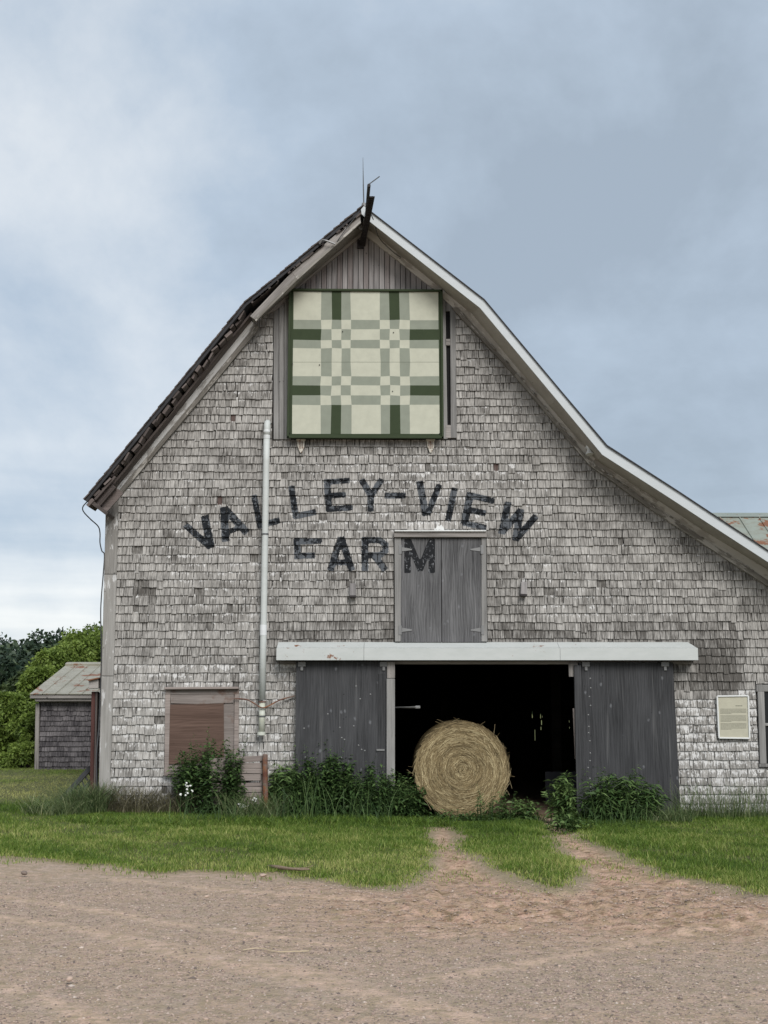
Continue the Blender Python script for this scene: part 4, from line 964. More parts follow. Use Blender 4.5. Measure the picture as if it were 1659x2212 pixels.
# lightning rod, hay track, wires at the peak
lr = empty('lightning_rod', P(786, 443, -.3), 'thin upright lightning rod on the very peak of the barn roof', 'lightning rod')
mb = MB(); mb.tube([P(786, 446, -.3), P(784.8, 400, -.3), P(784, 340, -.3)], [.010, .009, .002], 6); sub(mb.build('rod', MAT['steel'], None), lr)
mb = MB(); mb.tube([P(785.5, 452, -.3), P(786, 439, -.3)], [.04, .03], 8); sub(mb.build('base', MAT['hinge'], None), lr)
ht = empty('hay_track', P(782, 532, 0), 'dark iron hay track with pole jutting out of the gable peak', 'hay track')
w0, w1 = P(781.5, 530, .0), P(797, 400, -1.45)
mb = MB(); mb.tube([P(791, 470, -.35), w1], [.022, .024], 10); sub(mb.build('pole', MAT['iron'], None), ht)
a, b = P(782, 532, -.03), P(803, 424, -1.15); d = (b - a)
for sx in (-.022, .022): s_ = board('rail', a + Vector((sx, 0, 0)), b + Vector((sx, 0, 0)), .010, .045, MAT['iron'], None, face=(1, 0, 0)); sub(s_, ht)
for i in range(30):
    c = a + d * ((i + .5) / 30); o = MB().box(-.026, .026, -.012, .012, -.010, .010).build('rung', MAT['iron'], None); o.location = c; sub(o, ht)
mb = MB(); c = P(779, 534, -.02); mb.box(c.x - .05, c.x + .05, -.06, .0, c.z - .03, c.z + .10); sub(mb.build('bracket', MAT['iron'], None), ht)
mb = MB(); mb.tube(curve3([P(786, 472, -.4), P(785, 492, -.35), P(778, 494, -.33), P(776, 489, -.33)]), .014, 6); sub(mb.build('hook', MAT['hinge'], None), ht)
mb = MB(); mb.tube([P(797, 398, -1.4), P(820, 381, -1.4)], .0075, 6); tag(mb.build('bent_rod', MAT['steel'], None, origin=P(797, 398, -1.4)), 'short grey rod bent up to the right from the end of the hay pole', 'rod')
for nm, pts, lab in (('guy_wire', [P(784, 450, -.5), P(760, 478, -.52), P(728, 522, -.5), P(708, 556, -.08)], 'thin dark guy wire running down left from the gable peak'),
                     ('guy_wire', [P(799, 457, -.52), P(808, 478, -.52), P(819, 514, -.3), P(850, 545, -.1), P(866, 556, -.08)], 'thin dark guy wire running down right from the gable peak')):
    mb = MB(); mb.tube(curve3(pts, 4), .006, 5); tag(mb.build(nm, MAT['cable'], None, origin=pts[0]), lab, 'wire', 'guy wires at the peak')
mb = MB(); mb.tube(curve3([P(690, 527, -.52), P(696, 519, -.54), P(705, 520, -.56), P(724, 527, -.54)], 4), .014, 5); tag(mb.build('strap', MAT['hinge'], None, origin=P(700, 522, -.5)), 'pale metal strap hooked over the upper left roof edge', 'strap')
# loose cable at the left eave
cb = curve3([P(189, 1083, -.3), P(179, 1095, -.25), P(181, 1106, -.2), P(196, 1122, -.12), P(212, 1137, -.1), P(216, 1152, -.08), P(216, 1172, -.05), P(220, 1190, -.02), P(225.5, 1199, .0), P(223, 1240, -.0), P(219, 1290, -.0), P(217.5, 1330, 0), P(219, 1420, 0), P(214, 1560, 0), P(208, 1640, -.05), P(211, 1735, -.02)], 6)
mb = MB(); mb.tube(cb, .0085, 6); tag(mb.build('cable', MAT['cable'], None, origin=cb[0]), 'slack dark cable hanging from the left eave and running down the corner', 'cable')
# notice
nY = -.06
no = empty('notice', P(1584, 1595, nY), 'framed yellowed notice with fine print on the white shingles right of the doorway', 'notice')
cs = [(1549, 1504), (1616, 1503), (1619, 1595), (1553, 1594)]
mb = MB(); mb.prism([XZ(*p, nY) for p in cs], nY, nY + .02); sub(mb.build('board', MAT['paper'], None), no)
for i in range(4):
    A1, B1 = P(*cs[i], nY), P(*cs[(i + 1) % 4], nY); s_ = board('frame', A1, B1, .022, .03, MAT['white'], None); sub(s_, no)
def nline(mb, px0, px1, py, h):
    a = P(px0, py, nY); b = P(px1, py, nY); mb.box(a.x, b.x, nY - .0025, nY - .0005, a.z - h / 2, a.z + h / 2)
mb = MB(); yy = 1531.5
for n_ in range(17):
    if n_ in (5, 11): yy += 2.2
    xA = 1555 + (yy - 1504) * .03; x_ = xA; xe = 1612 if n_ not in (4, 10, 16) else 1580
    while x_ < xe: w = random.uniform(1.8, 5.5); nline(mb, x_, min(x_ + w, xe), yy, .0045); x_ += w + .7
    yy += 2.45
x_ = 1589
while x_ < 1602: w = random.uniform(2, 4); nline(mb, x_, x_ + w, 1524.5, .009); x_ += w + .7
sub(mb.build('print', MAT['ink'], None, kind='stuff'), no)

# hay bale
bc = P(997.5, 1662.5, -.35); BR = 102.5 / 2685 * 17.05
bale = empty('hay_bale', (bc.x, -.35, bc.z - BR), 'big round hay bale standing in the open barn doorway', 'hay bale')
nseg, nlen = 72, 12; vs = []; fs = []
def brad(t, y): return BR * (1 - .012 * math.sin(3 * t + 1) - .010 * math.sin(7 * t + y * 4) - .012 * math.sin(2 * t + .6) - .02 * (1 if t > math.pi * 1.35 and t < math.pi * 1.65 else 0))
for j in range(nlen + 1):
    yy = -.35 + 1.25 * j / nlen; k_ = 1 - .03 * (abs(2 * j / nlen - 1) ** 8)
    for i in range(nseg): t = 2 * math.pi * i / nseg; r_ = brad(t, yy) * k_ - .012; vs.append((bc.x + r_ * math.cos(t), yy, bc.z + r_ * math.sin(t)))
for j in range(nlen):
    for i in range(nseg): fs.append((j * nseg + i, j * nseg + (i + 1) % nseg, (j + 1) * nseg + (i + 1) % nseg, (j + 1) * nseg + i))
cA = len(vs); vs.append((bc.x, -.37, bc.z)); vs.append((bc.x, .91, bc.z))
for i in range(nseg): fs.append((cA, i, (i + 1) % nseg)); fs.append((cA + 1, nlen * nseg + (i + 1) % nseg, nlen * nseg + i))
sub(link('bale_core', me_from([(v[0] - bc.x, v[1], v[2] - bc.z) for v in vs], [f[::-1] for f in fs], 'bale_core', True), MAT['bale']), bale).location = (bc.x, 0, bc.z)
def strips(P0, D, L, W, Nrm, bend, tint, nseg=3):
    """thin bent strips: arrays of start, direction, length, width, normal, bend vector"""
    n = len(P0); S = np.cross(D, Nrm); S /= np.linalg.norm(S, axis=1, keepdims=True) + 1e-9
    ts = np.linspace(0, 1, nseg + 1); V_ = np.zeros((n, nseg + 1, 2, 3)); T_ = np.zeros((n, nseg + 1, 2))
    for i, t in enumerate(ts):
        c = P0 + D * (L * t)[:, None] + bend * (t * t)
        w = (W * (1 - .0 * t))[:, None] if nseg == 3 else W[:, None]
        V_[:, i, 0] = c - S * w / 2; V_[:, i, 1] = c + S * w / 2; T_[:, i] = tint[:, None]
    b = (np.arange(n) * (nseg + 1) * 2)[:, None, None]; q = np.array([[2 * i, 2 * i + 1, 2 * i + 3, 2 * i + 2] for i in range(nseg)])[None]
    return V_.reshape(-1, 3), (b + q).reshape(-1, 4), T_.ravel()
N = 20000
r_ = BR * np.sqrt(rng.random(N)) * .975; th = rng.random(N) * 2 * np.pi; L = rng.uniform(.05, .16, N) * np.clip(r_ / .25, .35, 1)
cxo = .0; c_ = np.stack([bc.x + r_ * np.cos(th), -.372 - rng.random(N) * .014 - .006 * np.sin(r_ * 60), bc.z + r_ * np.sin(th)], 1)
ja = rng.normal(0, .15, N) + np.where((rng.random(N) < .08) & (r_ < BR * .85), rng.normal(0, .7, N), 0)
D = np.stack([-np.sin(th + ja), rng.normal(0, .03, N), np.cos(th + ja)], 1)
inwd = -np.stack([np.cos(th), np.zeros(N), np.sin(th)], 1) * (L ** 2 / (2.2 * np.maximum(r_, .06)))[:, None]
tint = np.clip(rng.beta(2.2, 2.2, N) + .07 * np.sin(r_ * 46 + th) + .06 * np.sin(r_ * 17) , 0, 1)
Va, Fa, Ta = strips(c_, D, L, rng.uniform(.0025, .005, N), np.tile([0, -1., 0], (N, 1)), inwd, tint)
keep = (np.hypot(Va[:, 0] - bc.x, Va[:, 2] - bc.z) < BR * 1.02); 
N2 = 7000; th = rng.random(N2) * 2 * np.pi; yy = rng.uniform(-.37, .85, N2); L = rng.uniform(.08, .25, N2); rr = BR - .008 + rng.random(N2) * .012
c_ = np.stack([bc.x + rr * np.cos(th), yy, bc.z + rr * np.sin(th)], 1); ja = rng.normal(0, .08, N2)
D = np.stack([-np.sin(th) * np.cos(ja), np.sin(ja), np.cos(th) * np.cos(ja)], 1); nr = np.stack([np.cos(th), np.zeros(N2), np.sin(th)], 1)
Vb, Fb, Tb = strips(c_, D, L, rng.uniform(.004, .008, N2), nr, -nr * (L ** 2 / (2 * BR))[:, None], np.clip(rng.beta(2, 2.4, N2), 0, 1))
N3 = 26; th = rng.random(N3) * 2 * np.pi; L = rng.uniform(.04, .16, N3); c_ = np.stack([bc.x + BR * np.cos(th) * .99, np.full(N3, -.36), bc.z + BR * np.sin(th) * .99], 1)
ja = rng.normal(0, .7, N3); D = np.stack([np.cos(th + ja), rng.normal(-.2, .3, N3), np.sin(th + ja)], 1)
Vc, Fc, Tc = strips(c_, D, L, np.full(N3, .0025), np.tile([0, -1., 0.05], (N3, 1)), np.zeros((N3, 3)), rng.uniform(.3, .8, N3))
VV = np.vstack([Va, Vb, Vc]); FF = np.vstack([Fa, Fb + len(Va), Fc + len(Va) + len(Vb)]); TT = np.concatenate([Ta, Tb, Tc])
VV = VV - np.array([bc.x, 0, bc.z]); o = sub(link('straw', np_mesh('straw', VV, FF, {'tint': TT}), MAT['straw'], None, kind='stuff'), bale); o.location = (bc.x, 0, bc.z)

# pale bar inside the doorway
mb = MB(); a, b = P(850, 1528, 1.0), P(906, 1527.5, .6); mb.tube([a, b], [.010, .016], 8); mb.tube([P(898, 1527.5, .62), P(907, 1527.5, .6)], .022, 8); tag(mb.build('feed_rod', MAT['white'], None, origin=b), 'pale rod hanging in the dark on the left side inside the doorway', 'rod')

# ================================================================== LEFT OF THE BARN
# shed
SY = 9.4
shed = empty('shed', P(140, 1675, SY), 'small dark shingled shed with a rusty tin roof left of the barn', 'shed')
sx0, sx1 = XZ(78, 1600, SY)[0], -4.45; szb, szt = XZ(100, 1678, SY)[1], XZ(100, 1503, SY)[1]
swall = MB().box(sx0 + .02, sx1, SY, SY + 5.4, szb - .1, szt + .02).build('wall', MAT['sheath'], None); sub(swall, shed)
variants = []
for k_ in range(10):
    w = .06 + .011 * k_; e_ = .107
    SHs = SH; SH = []; add_shingle(-w / 2, w / 2, 9.0, 9.0 + e_ + .02, e_, 0, 0, butt=.032); s = SH[0]; SH = SHs
    vs = [(v[0], v[1], v[2] - 9.0) for v in s['v']]
    for tq in (0, .5, 1):
        me = me_from(vs, s['f'], 'shingle')
        for nm, arr in (('tone', [tq * .30 + .15 + .08 * random.random()] * len(vs)), ('v', s['vv']), ('paint', [(.22 if random.random() < .25 else .08)] * len(vs))): a_ = me.attributes.new(nm, 'FLOAT', 'POINT'); a_.data.foreach_set('value', np.array(arr, np.float32))
        me.materials.append(MAT['shed_shingle']); variants.append((w, me))
zz = szb + .0; zend = XZ(100, 1517, SY)[1]; cnt = 0; extra = []
while zz < zend:
    x = XZ(86, 1600, SY)[0]; x += random.uniform(0, .0)
    while x < sx1:
        w, me = random.choice(variants)
        if x + w > sx1 + .02: break
        o = bpy.data.objects.new('shingle', me); COL.objects.link(o); o.location = (x + w / 2, SY, zz + random.uniform(-.006, .006)); sub(o, swall); cnt += 1
        o.rotation_euler = (0, random.uniform(-.02, .02), 0); x += w + random.uniform(.002, .005)
    zz += .107
for a, b, w, mt in (((81.5, 1520), (79, 1678), .085, 'greyz'), ):
    s_ = board('corner_board', P(*a, SY - .02), P(*b, SY - .02), w, .05, MAT['grey'], None); sub(s_, shed)
s_ = board('frieze', P(80, 1509, SY - .03), Vector((sx1, SY - .03, P(80, 1509, SY - .03).z)), .15, .05, MAT['grey'], None); sub(s_, shed)
ze = P(66, 1500, SY - .25).z; zr = P(140, 1437, SY + 2.7).z; xl = P(65, 1500, SY - .25).x
s_ = board('fascia', Vector((xl, SY - .24, ze - .05)), Vector((sx1, SY - .24, ze - .05)), .07, .03, MAT['grey'], None); sub(s_, shed)
s_ = board('eave_moulding', Vector((xl + .1, SY - .16, ze - .12)), Vector((sx1, SY - .16, ze - .12)), .05, .10, MAT['grey'], None); sub(s_, shed)
nsh = 11; pwid = (sx1 - xl) / nsh
rf = MB().raw([(xl, SY - .25, ze - .02), (sx1, SY - .25, ze - .02), (sx1, SY + 2.7, zr - .02), (xl, SY + 2.7, zr - .02), (xl, SY + 5.6, ze - .02), (sx1, SY + 5.6, ze - .02)], [(0, 1, 2, 3), (3, 2, 5, 4)]).build('roof', MAT['roofdark'], None); sub(rf, shed)
for i in range(nsh):
    a, b = xl + i * pwid, xl + (i + 1) * pwid; mb = MB(); th_ = .012 + (i % 2) * .008
    mb.raw([(a, SY - .28, ze + th_), (b - .012, SY - .28, ze + th_), (b - .012, SY + 2.7, zr + th_), (a, SY + 2.7, zr + th_), (a, SY - .28, ze), (b - .012, SY - .28, ze), (b - .012, SY + 2.7, zr), (a, SY + 2.7, zr)], [(0, 1, 2, 3), (7, 6, 5, 4), (0, 4, 5, 1), (1, 5, 6, 2), (2, 6, 7, 3), (3, 7, 4, 0)])
    o = mb.build('metal_sheet', MAT['tin'], None); sub(o, shed)
    mb = MB(); s3 = .03; mb.raw([(b - .02, SY - .285, ze + .01), (b + .006, SY - .285, ze + .01), (b - .008, SY - .285, ze + .034), (b - .02, SY + 2.7, zr + .01), (b + .006, SY + 2.7, zr + .01), (b - .008, SY + 2.7, zr + .034)], [(0, 2, 1), (3, 4, 5), (0, 1, 4, 3), (1, 2, 5, 4), (2, 0, 3, 5)]); o = mb.build('seam', MAT['tin'], None); sub(o, shed)
s_ = board('ridge_cap', Vector((xl, SY + 2.66, zr + .03)), Vector((-5.6, SY + 2.66, zr + .03)), .16, .05, MAT['tin'], None, face=(0, -.3, 1)); sub(s_, shed)
s_ = board('ridge_cap', Vector((-5.6, SY + 2.64, zr + .035)), Vector((sx1, SY + 2.64, zr + .035)), .17, .05, MAT['rust'], None, face=(0, -.3, 1)); sub(s_, shed)

# narrow red-brown side door ajar beside the barn corner
sdv = empty('side_door', P(203, 1710, .25), 'narrow rust red side door frame standing open against the barn left corner', 'door')
for a, b, w, mt in (((203.5, 1494), (199.5, 1712), .05, 'redboard'), ((210.5, 1494), (206, 1712), .028, 'brownwood')):
    s_ = board('frame_board', P(*a, .18), P(*b, .18), w, .12, MAT[mt] if mt != 'redboard' else mat_wood('red_frame', (0.045, 0.02, 0.018), (0.13, 0.06, 0.052)), None); sub(s_, sdv)
mb = MB(); mb.prism([XZ(*p, .3) for p in ((204, 1496), (214, 1496), (211, 1715), (199, 1715))], .3, .34); sub(mb.build('door_panel', MAT['roofdark'], None), sdv)
s_ = board('hood_board', P(195.5, 1478, .1), P(216, 1477, .1), .13, .22, MAT['grey'], None); sub(s_, sdv)
s_ = board('hood_cap', P(195, 1470, .08), P(217, 1465, .08), .02, .28, MAT['rust'], None); sub(s_, sdv)
# leaning black slat frame
sl = empty('slat_frame', P(170, 1720, .3), 'dark broken slatted frame leaning against the barn left corner in tall grass', 'slatted frame')
for a, b, w in (((132, 1728), (196, 1658), .07), ((150, 1742), (199, 1684), .05)):
    s_ = board('rail', P(*a, .1), P(*b, .35), w, .04, MAT['blackwood'], None); sub(s_, sl)
for i in range(8):
    t = i / 7; a = (140 + 50 * t, 1722 - 54 * t); b = (a[0] + 9 + random.uniform(-3, 3), a[1] + 14 + random.uniform(-4, 4)); s_ = board('slat', P(*a, .16 + .2 * t), P(*b, .13 + .2 * t), .022, .015, MAT['blackwood'], None); sub(s_, sl)

# low board fence and rusty post before the boarded window
fe = empty('board_fence', P(510, 1740, -.35), 'low fence panel of pinkish weathered boards in front of the boarded window', 'fence')
yb = 1641
for i, w in enumerate((13, 12, 12, 17, 9, 14, 12, 16)):
    Yf = -.35; s_ = board('board', P(425 + (22 if i == 0 else 0) + random.uniform(-2, 2), yb + (4 if i == 0 else 1), Yf), P(566 + random.uniform(-3, 1), yb - (3 if i == 0 else 0), Yf), (w - .8) / 159, .025, MAT['fence'], None, warp=.003, seg=4, bev=.002); sub(s_, fe); yb += w
s_ = board('upright', P(564, 1640, Yf + .03), P(566, 1755, Yf + .03), .04, .035, MAT['fence'], None); sub(s_, fe)
po = empty('rusty_post', P(574, 1750, -.42), 'rusty red iron post at the right end of the low board fence', 'post')
mb = MB(); mb.tube([P(575, 1765, -.42), P(573, 1700, -.42), P(572.5, 1631, -.42), P(572.5, 1629, -.42)], [.036, .036, .036, .028], 10); sub(mb.build('shaft', MAT['rust'], None, smooth_=False), po)

# ================================================================== RIGHT: neighbouring building
NY = 16.5
nb = empty('outbuilding', (13, NY + 4, 0), 'long outbuilding with a rust streaked metal roof behind the barn at the right', 'building')
zrid = XZ(1600, 1112, NY + 5)[1]; zea = zrid - 3.2; xa = 6.9; xb = 24.0
MBw = MB(); MBw.box(xa + .2, xb, NY + .3, NY + 9.7, -.2, zea); sub(MBw.build('wall', MAT['greyz'], None), nb)
mb = MB(); mb.prism([(0, zea), (0, zea)], 0, 0) if False else None
mb = MB(); mb.raw([(xa + .2, NY + .3, zea), (xa + .2, NY + 9.7, zea), (xa + .2, NY + 5, zrid - .1)], [(0, 1, 2)]); sub(mb.build('gable', MAT['greyz'], None), nb)
x = xa; i = 0
while x < 20:
    w = .62; mb = MB(); th_ = .01 + .006 * (i % 2)
    mb.raw([(x, NY, zea + th_), (x + w - .01, NY, zea + th_), (x + w - .01, NY + 5, zrid + th_), (x, NY + 5, zrid + th_), (x, NY, zea - .03), (x + w - .01, NY, zea - .03), (x + w - .01, NY + 5, zrid - .03), (x, NY + 5, zrid - .03)], [(0, 1, 2, 3), (7, 6, 5, 4), (0, 4, 5, 1), (1, 5, 6, 2), (2, 6, 7, 3), (3, 7, 4, 0)]); sub(mb.build('metal_sheet', MAT['tinrust'], None), nb)
    s_ = board('seam', (x, NY, zea + .03), (x, NY + 5, zrid + .03), .035, .04, MAT['tinrust'], None, face=(0, -.3, 1)); sub(s_, nb)
    x += w; i += 1
mb = MB(); mb.raw([(xa, NY + 5, zrid - .02), (xb, NY + 5, zrid - .02), (xb, NY + 10, zea), (xa, NY + 10, zea)], [(0, 1, 2, 3)]); sub(mb.build('rear_roof', MAT['tinrust'], None), nb)
for k_ in range(5): s_ = board('ridge_cap', (xa + k_ * 3.2, NY + 4.88, zrid - .02), (xa + k_ * 3.2 + 3.19, NY + 4.88, zrid - .02), .30, .02, mat_metal_paint('ridge_tin', (0.20, 0.23, 0.21), rust=.1) if k_ == 0 else rc, None, face=(0, -.62, 1)); rc = s_.data.materials[0]; sub(s_, nb)

# ================================================================== VEGETATION
def blades(n, x, y, z, h, w, lean, tint, nseg=2):
    """grass blades as tapering strips; arrays"""
    az = rng.random(n) * 2 * np.pi; la = rng.random(n) * 2 * np.pi
    side = np.stack([np.cos(az), np.sin(az), np.zeros(n)], 1); ld = np.stack([np.cos(la), np.sin(la), np.zeros(n)], 1) * lean[:, None]
    base = np.stack([x, y, z], 1); V_ = []; T_ = []
    for i in range(nseg + 1):
        t = i / nseg; c = base + np.array([0, 0, 1.]) * (h * t * (1 - .25 * t * np.minimum(lean / np.maximum(h, 1e-3), 1)))[:, None] + ld * (t * t)
        if i == nseg: V_.append(c[:, None]); T_.append(tint[:, None])
        else: ww = (w * (1 - t * .55))[:, None]; V_.append(np.stack([c - side * ww / 2, c + side * ww / 2], 1)); T_.append(np.repeat(tint[:, None], 2, 1))
    V_ = np.concatenate(V_, 1); T_ = np.concatenate(T_, 1); k = V_.shape[1]; b = np.arange(n)[:, None] * k; F_ = []
    for i in range(nseg):
        a0, a1 = 2 * i, 2 * i + 1
        if i < nseg - 1: F_.append(np.concatenate([b + a0, b + a1, b + a1 + 2], 1)); F_.append(np.concatenate([b + a0, b + a1 + 2, b + a0 + 2], 1))
        else: F_.append(np.concatenate([b + a0, b + a1, b + a0 + 2], 1))
    return V_.reshape(-1, 3), np.vstack(F_), T_.ravel()
def in_view(x, y, m=.6): return np.abs(x) < (y + DIST) * .325 + m
# lawn
n = 1000000
x = rng.uniform(-7.5, 7.5, n); y = rng.uniform(-9.2, .25, n); k = in_view(x, y); x, y = x[k], y[k]
s = poly_sd(x, y) + .10 * lump(x, y, 3.1, 4) + .07 * lump(x, y, 11, 2) + .06 * rng.normal(0, 1, len(x)); k = (s > 0.02) | ((s > -.45) & (rng.random(len(x)) < .10) & (lump(x, y, 4, 3) + .4 * lump(x, y, 13, 3) > .15)); x, y, s = x[k], y[k], s[k]
k = rng.random(len(x)) < np.clip(.62 + .28 * lump(x, y, 2.3, 5) + .30 * lump(x, y, 8.5, 7), .12, 1); x, y, s = x[k], y[k], s[k]
k = ~((x > OX0) & (x < OX1) & (y > -.05)); x, y, s = x[k], y[k], s[k]
n = len(x); tongue = ((x > .8) & (x < 3.4) & (poly_sd(x, y) > 0)).astype(float) * smooth(-.2, .3, s)
h = rng.uniform(.022, .065, n) * (1 + .3 * lump(x, y, 1.7, 2) + .3 * lump(x, y, 7, 2)) * (1 + .25 * tongue) * (.6 + .4 * smooth(0, .3, s)) * (1 + .7 * (rng.random(n) < .04)) * (1 + .5 * smooth(-.8, 0, y))
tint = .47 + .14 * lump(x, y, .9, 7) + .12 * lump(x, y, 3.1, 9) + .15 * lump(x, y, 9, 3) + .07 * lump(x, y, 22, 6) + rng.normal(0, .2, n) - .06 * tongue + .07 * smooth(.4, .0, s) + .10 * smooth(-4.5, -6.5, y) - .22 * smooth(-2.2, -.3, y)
dry = np.exp(-((x + 1.0) ** 2 / 2.2 + (y + 5.2) ** 2 / .35)) * .25 + np.exp(-((x + 4) ** 2 / 1.5 + (y + 5.0) ** 2 / .2)) * .1
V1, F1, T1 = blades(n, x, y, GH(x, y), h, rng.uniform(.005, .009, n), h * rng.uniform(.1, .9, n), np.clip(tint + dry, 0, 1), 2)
# rough mown patch left of the barn
n = 200000; x = rng.uniform(-10.5, -3.9, n); y = rng.uniform(.2, 13.5, n); k = in_view(x, y) & ~((x > XL - .05) & (y > 0)) & ~((x > sx0) & (y > SY)); x, y = x[k], y[k]; n = len(x)
st_ = smooth(-.6, .3, lump(x, y, 1.3, 12) + .3) * smooth(.8, 2.2, y) * smooth(8.5, 6, y) ; h = rng.uniform(.03, .10, n)
V2_, F2_, T2_ = blades(n, x, y, GH(x, y) - .04, h, rng.uniform(.007, .014, n), h * rng.uniform(.3, 1.3, n), np.clip(.50 + .10 * lump(x, y, 2, 3) + .10 + .42 * st_ + rng.normal(0, .13, n), 0, 1), 2)
tag(link('lawn_grass', np_mesh('lawn_grass', np.vstack([V1, V2_]), np.vstack([F1, F2_ + len(V1)]), {'tint': np.concatenate([T1, T2_])}), MAT['grass']), 'short green lawn grass between the gravel yard and the barn', 'grass', kind='stuff')

def tuft(name, label, px, py, rx, ry, n, h0, h1, lean=.5, tint0=.45, mat='tall', wid=(.006, .012), group=None, cat='grass'):
    c = G(px, py, .02); a = rng.random(n) * 2 * np.pi; r_ = np.sqrt(rng.random(n)); x = c.x + rx * r_ * np.cos(a); y = c.y + ry * r_ * np.sin(a)
    k = (y < -.02) | (x < XL - .05); x, y = x[k], y[k]; n = len(x); h = rng.uniform(h0, h1, n)
    V_, F_, T_ = blades(n, x - c.x, y - c.y, GH(x, y) - .02, h, rng.uniform(*wid, n), h * lean * rng.uniform(.2, 1.4, n), np.clip(rng.normal(tint0, .2, n), 0, 1), 4)
    o = link(name, np_mesh(name, V_, F_, {'tint': T_}), MAT[mat]); o.location = (c.x, c.y, 0); return tag(o, label, cat, group)
tuft('grass_tuft', 'arching tuft of long blue green grass at the foot of the barn left corner', 185, 1768, .30, .30, 900, .28, .55, 1.0, .46, wid=(.006, .011))
tuft('grass_tuft', 'rough spreading tuft of grey green grass just left of the arching corner tuft', 118, 1774, .42, .25, 520, .15, .40, 1.0, .55)
tuft('grass_patch', 'brownish tall grass along the wall between the left corner and the leafy bush', 305, 1766, .80, .22, 1100, .18, .50, .8, .55, 'dead').__setitem__('kind', 'stuff')
tuft('grass_patch', 'tangled grass between the leafy bush and the rusty post', 545, 1770, .42, .25, 620, .15, .50, .8, .5).__setitem__('kind', 'stuff')
tuft('grass_patch', 'tall thin seeding grass against the white shingles at the right', 1575, 1768, .85, .18, 900, .14, .62, .5, .50, wid=(.004, .008)).__setitem__('kind', 'stuff')
tuft('grass_patch', 'low grass at the foot of the right sliding door', 1440, 1776, .35, .2, 500, .1, .3, .8, .5).__setitem__('kind', 'stuff')
tuft('grass_patch', 'dark unmown grass in front of the bushes left of the doorway', 700, 1780, 1.7, .28, 3600, .04, .17, .9, .30, 'grass').__setitem__('kind', 'stuff')
tuft('grass_patch', 'unmown dark grass strip under the left half of the barn wall', 380, 1786, 1.5, .30, 3400, .03, .15, .9, .34, 'grass').__setitem__('kind', 'stuff')

def leafset(C, D, L, W, N_, tint):
    """folded lance leaves, 4 tris each"""
    n = len(C); S = np.cross(D, N_); S /= np.linalg.norm(S, axis=1, keepdims=True) + 1e-9; U = np.cross(S, D)
    L = L[:, None]; W = W[:, None]; droop = -np.array([0, 0, 1.]) * L * .22
    v0 = C; v1 = C + D * L * .40 + S * W / 2 + U * W * .18; v2 = C + D * L * .40 - S * W / 2 + U * W * .18; v3 = C + D * L + droop; vm = C + D * L * .42
    V_ = np.stack([v0, v1, v2, v3, vm], 1).reshape(-1, 3); b = (np.arange(n) * 5)[:, None]; F_ = np.vstack([np.concatenate([b, b + 4, b + 1], 1), np.concatenate([b, b + 2, b + 4], 1), np.concatenate([b + 4, b + 3, b + 1], 1), np.concatenate([b + 4, b + 2, b + 3], 1)])
    return V_, F_, np.repeat(tint, 5)
def weed_bush(label, px, py, rx, ry, hmax, nst, L=(.06, .11), W=.42, name='leafy_weed', mat='weed', tint0=.42, hvar=.45, prof=None, gap=.028, cat='bush', group=None, dens=2):
    c = G(px, py, 0); c.z = 0; Cs = []; Ds = []; st = MB(); tn = []; sc_ = []
    for i in range(nst):
        a = random.random() * 6.283; r_ = math.sqrt(random.random()); x = rx * r_ * math.cos(a); y = ry * r_ * math.sin(a)
        if c.y + y > -.05: y = -.06 - c.y
        shoot = random.random() < .28; hh = hmax * (1 - .38 * r_ ** 2) * random.uniform(1 - hvar, .97) * (random.uniform(1.05, 1.3) if shoot else 1); lx_, ly_ = x / rx * .14 * hh + random.uniform(-.10, .10) * hh, y / ry * .10 * hh + random.uniform(-.14, .04) * hh - .02
        g0 = float(H(c.x + x, c.y + y)); pts = [Vector((x + lx_ * t * t, y + ly_ * t * t, g0 + hh * t)) for t in (0, .35, .7, 1)]
        if i % 2 == 0: st.tube(pts, [.005, .004, .003, .001], 3, cap=False)
        nl = int(hh / gap); ph = random.random() * 6.28
        for k_ in range(nl):
            t = .10 + .90 * (k_ + random.random()) / nl; p_ = pts[0].lerp(pts[3], t) + Vector((lx_ * (t * t - t), ly_ * (t * t - t), 0))
            for q in range(1 if shoot and t > .75 else dens):
                az = ph + k_ * 1.6 + q * math.pi * 2 / dens + random.uniform(-.4, .4); el = random.uniform(-.35, .55)
                sc_.append(.55 if shoot and t > .7 else random.choice((.6, .85, 1, 1.1))); Cs.append(p_); Ds.append((math.cos(az) * math.cos(el), math.sin(az) * math.cos(el), math.sin(el))); tn.append(tint0 + .16 + .32 * (t - .6) + random.gauss(0, .14))
    n = len(Cs); C_ = np.array([tuple(v) for v in Cs]); D_ = np.array(Ds); Nn = np.tile([0, 0, 1.], (n, 1)) + rng.normal(0, .35, (n, 3))
    Ls = rng.uniform(*L, n) * np.array(sc_); V_, F_, T_ = leafset(C_, D_, Ls, Ls * W, Nn, np.clip(np.array(tn), 0, 1))
    root = empty(name, (c.x, c.y, 0), label, cat, group)
    o = link('foliage', np_mesh('foliage', V_, F_, {'tint': T_}), MAT[mat], None, kind='stuff'); o.parent = root
    o = st.build('stems', MAT['stem'], None, kind='stuff'); o.parent = root
    return root
weed_bush('tall dark green leafy bush in front of the boarded window', 456, 1768, .50, .24, 1.12, 200, (.055, .09), .52, tint0=.30, name='weed_bush')
weed_bush('broad leafy weed clump with the tallest shoots before the left sliding door', 695, 1766, .50, .24, 1.0, 150, (.06, .10), .5, tint0=.32, name='weed_bush')
weed_bush('arching bright leafed weed at the left end of the clump by the left sliding door', 624, 1766, .28, .22, .84, 75, (.10, .17), .2, tint0=.50, name='weed_bush')
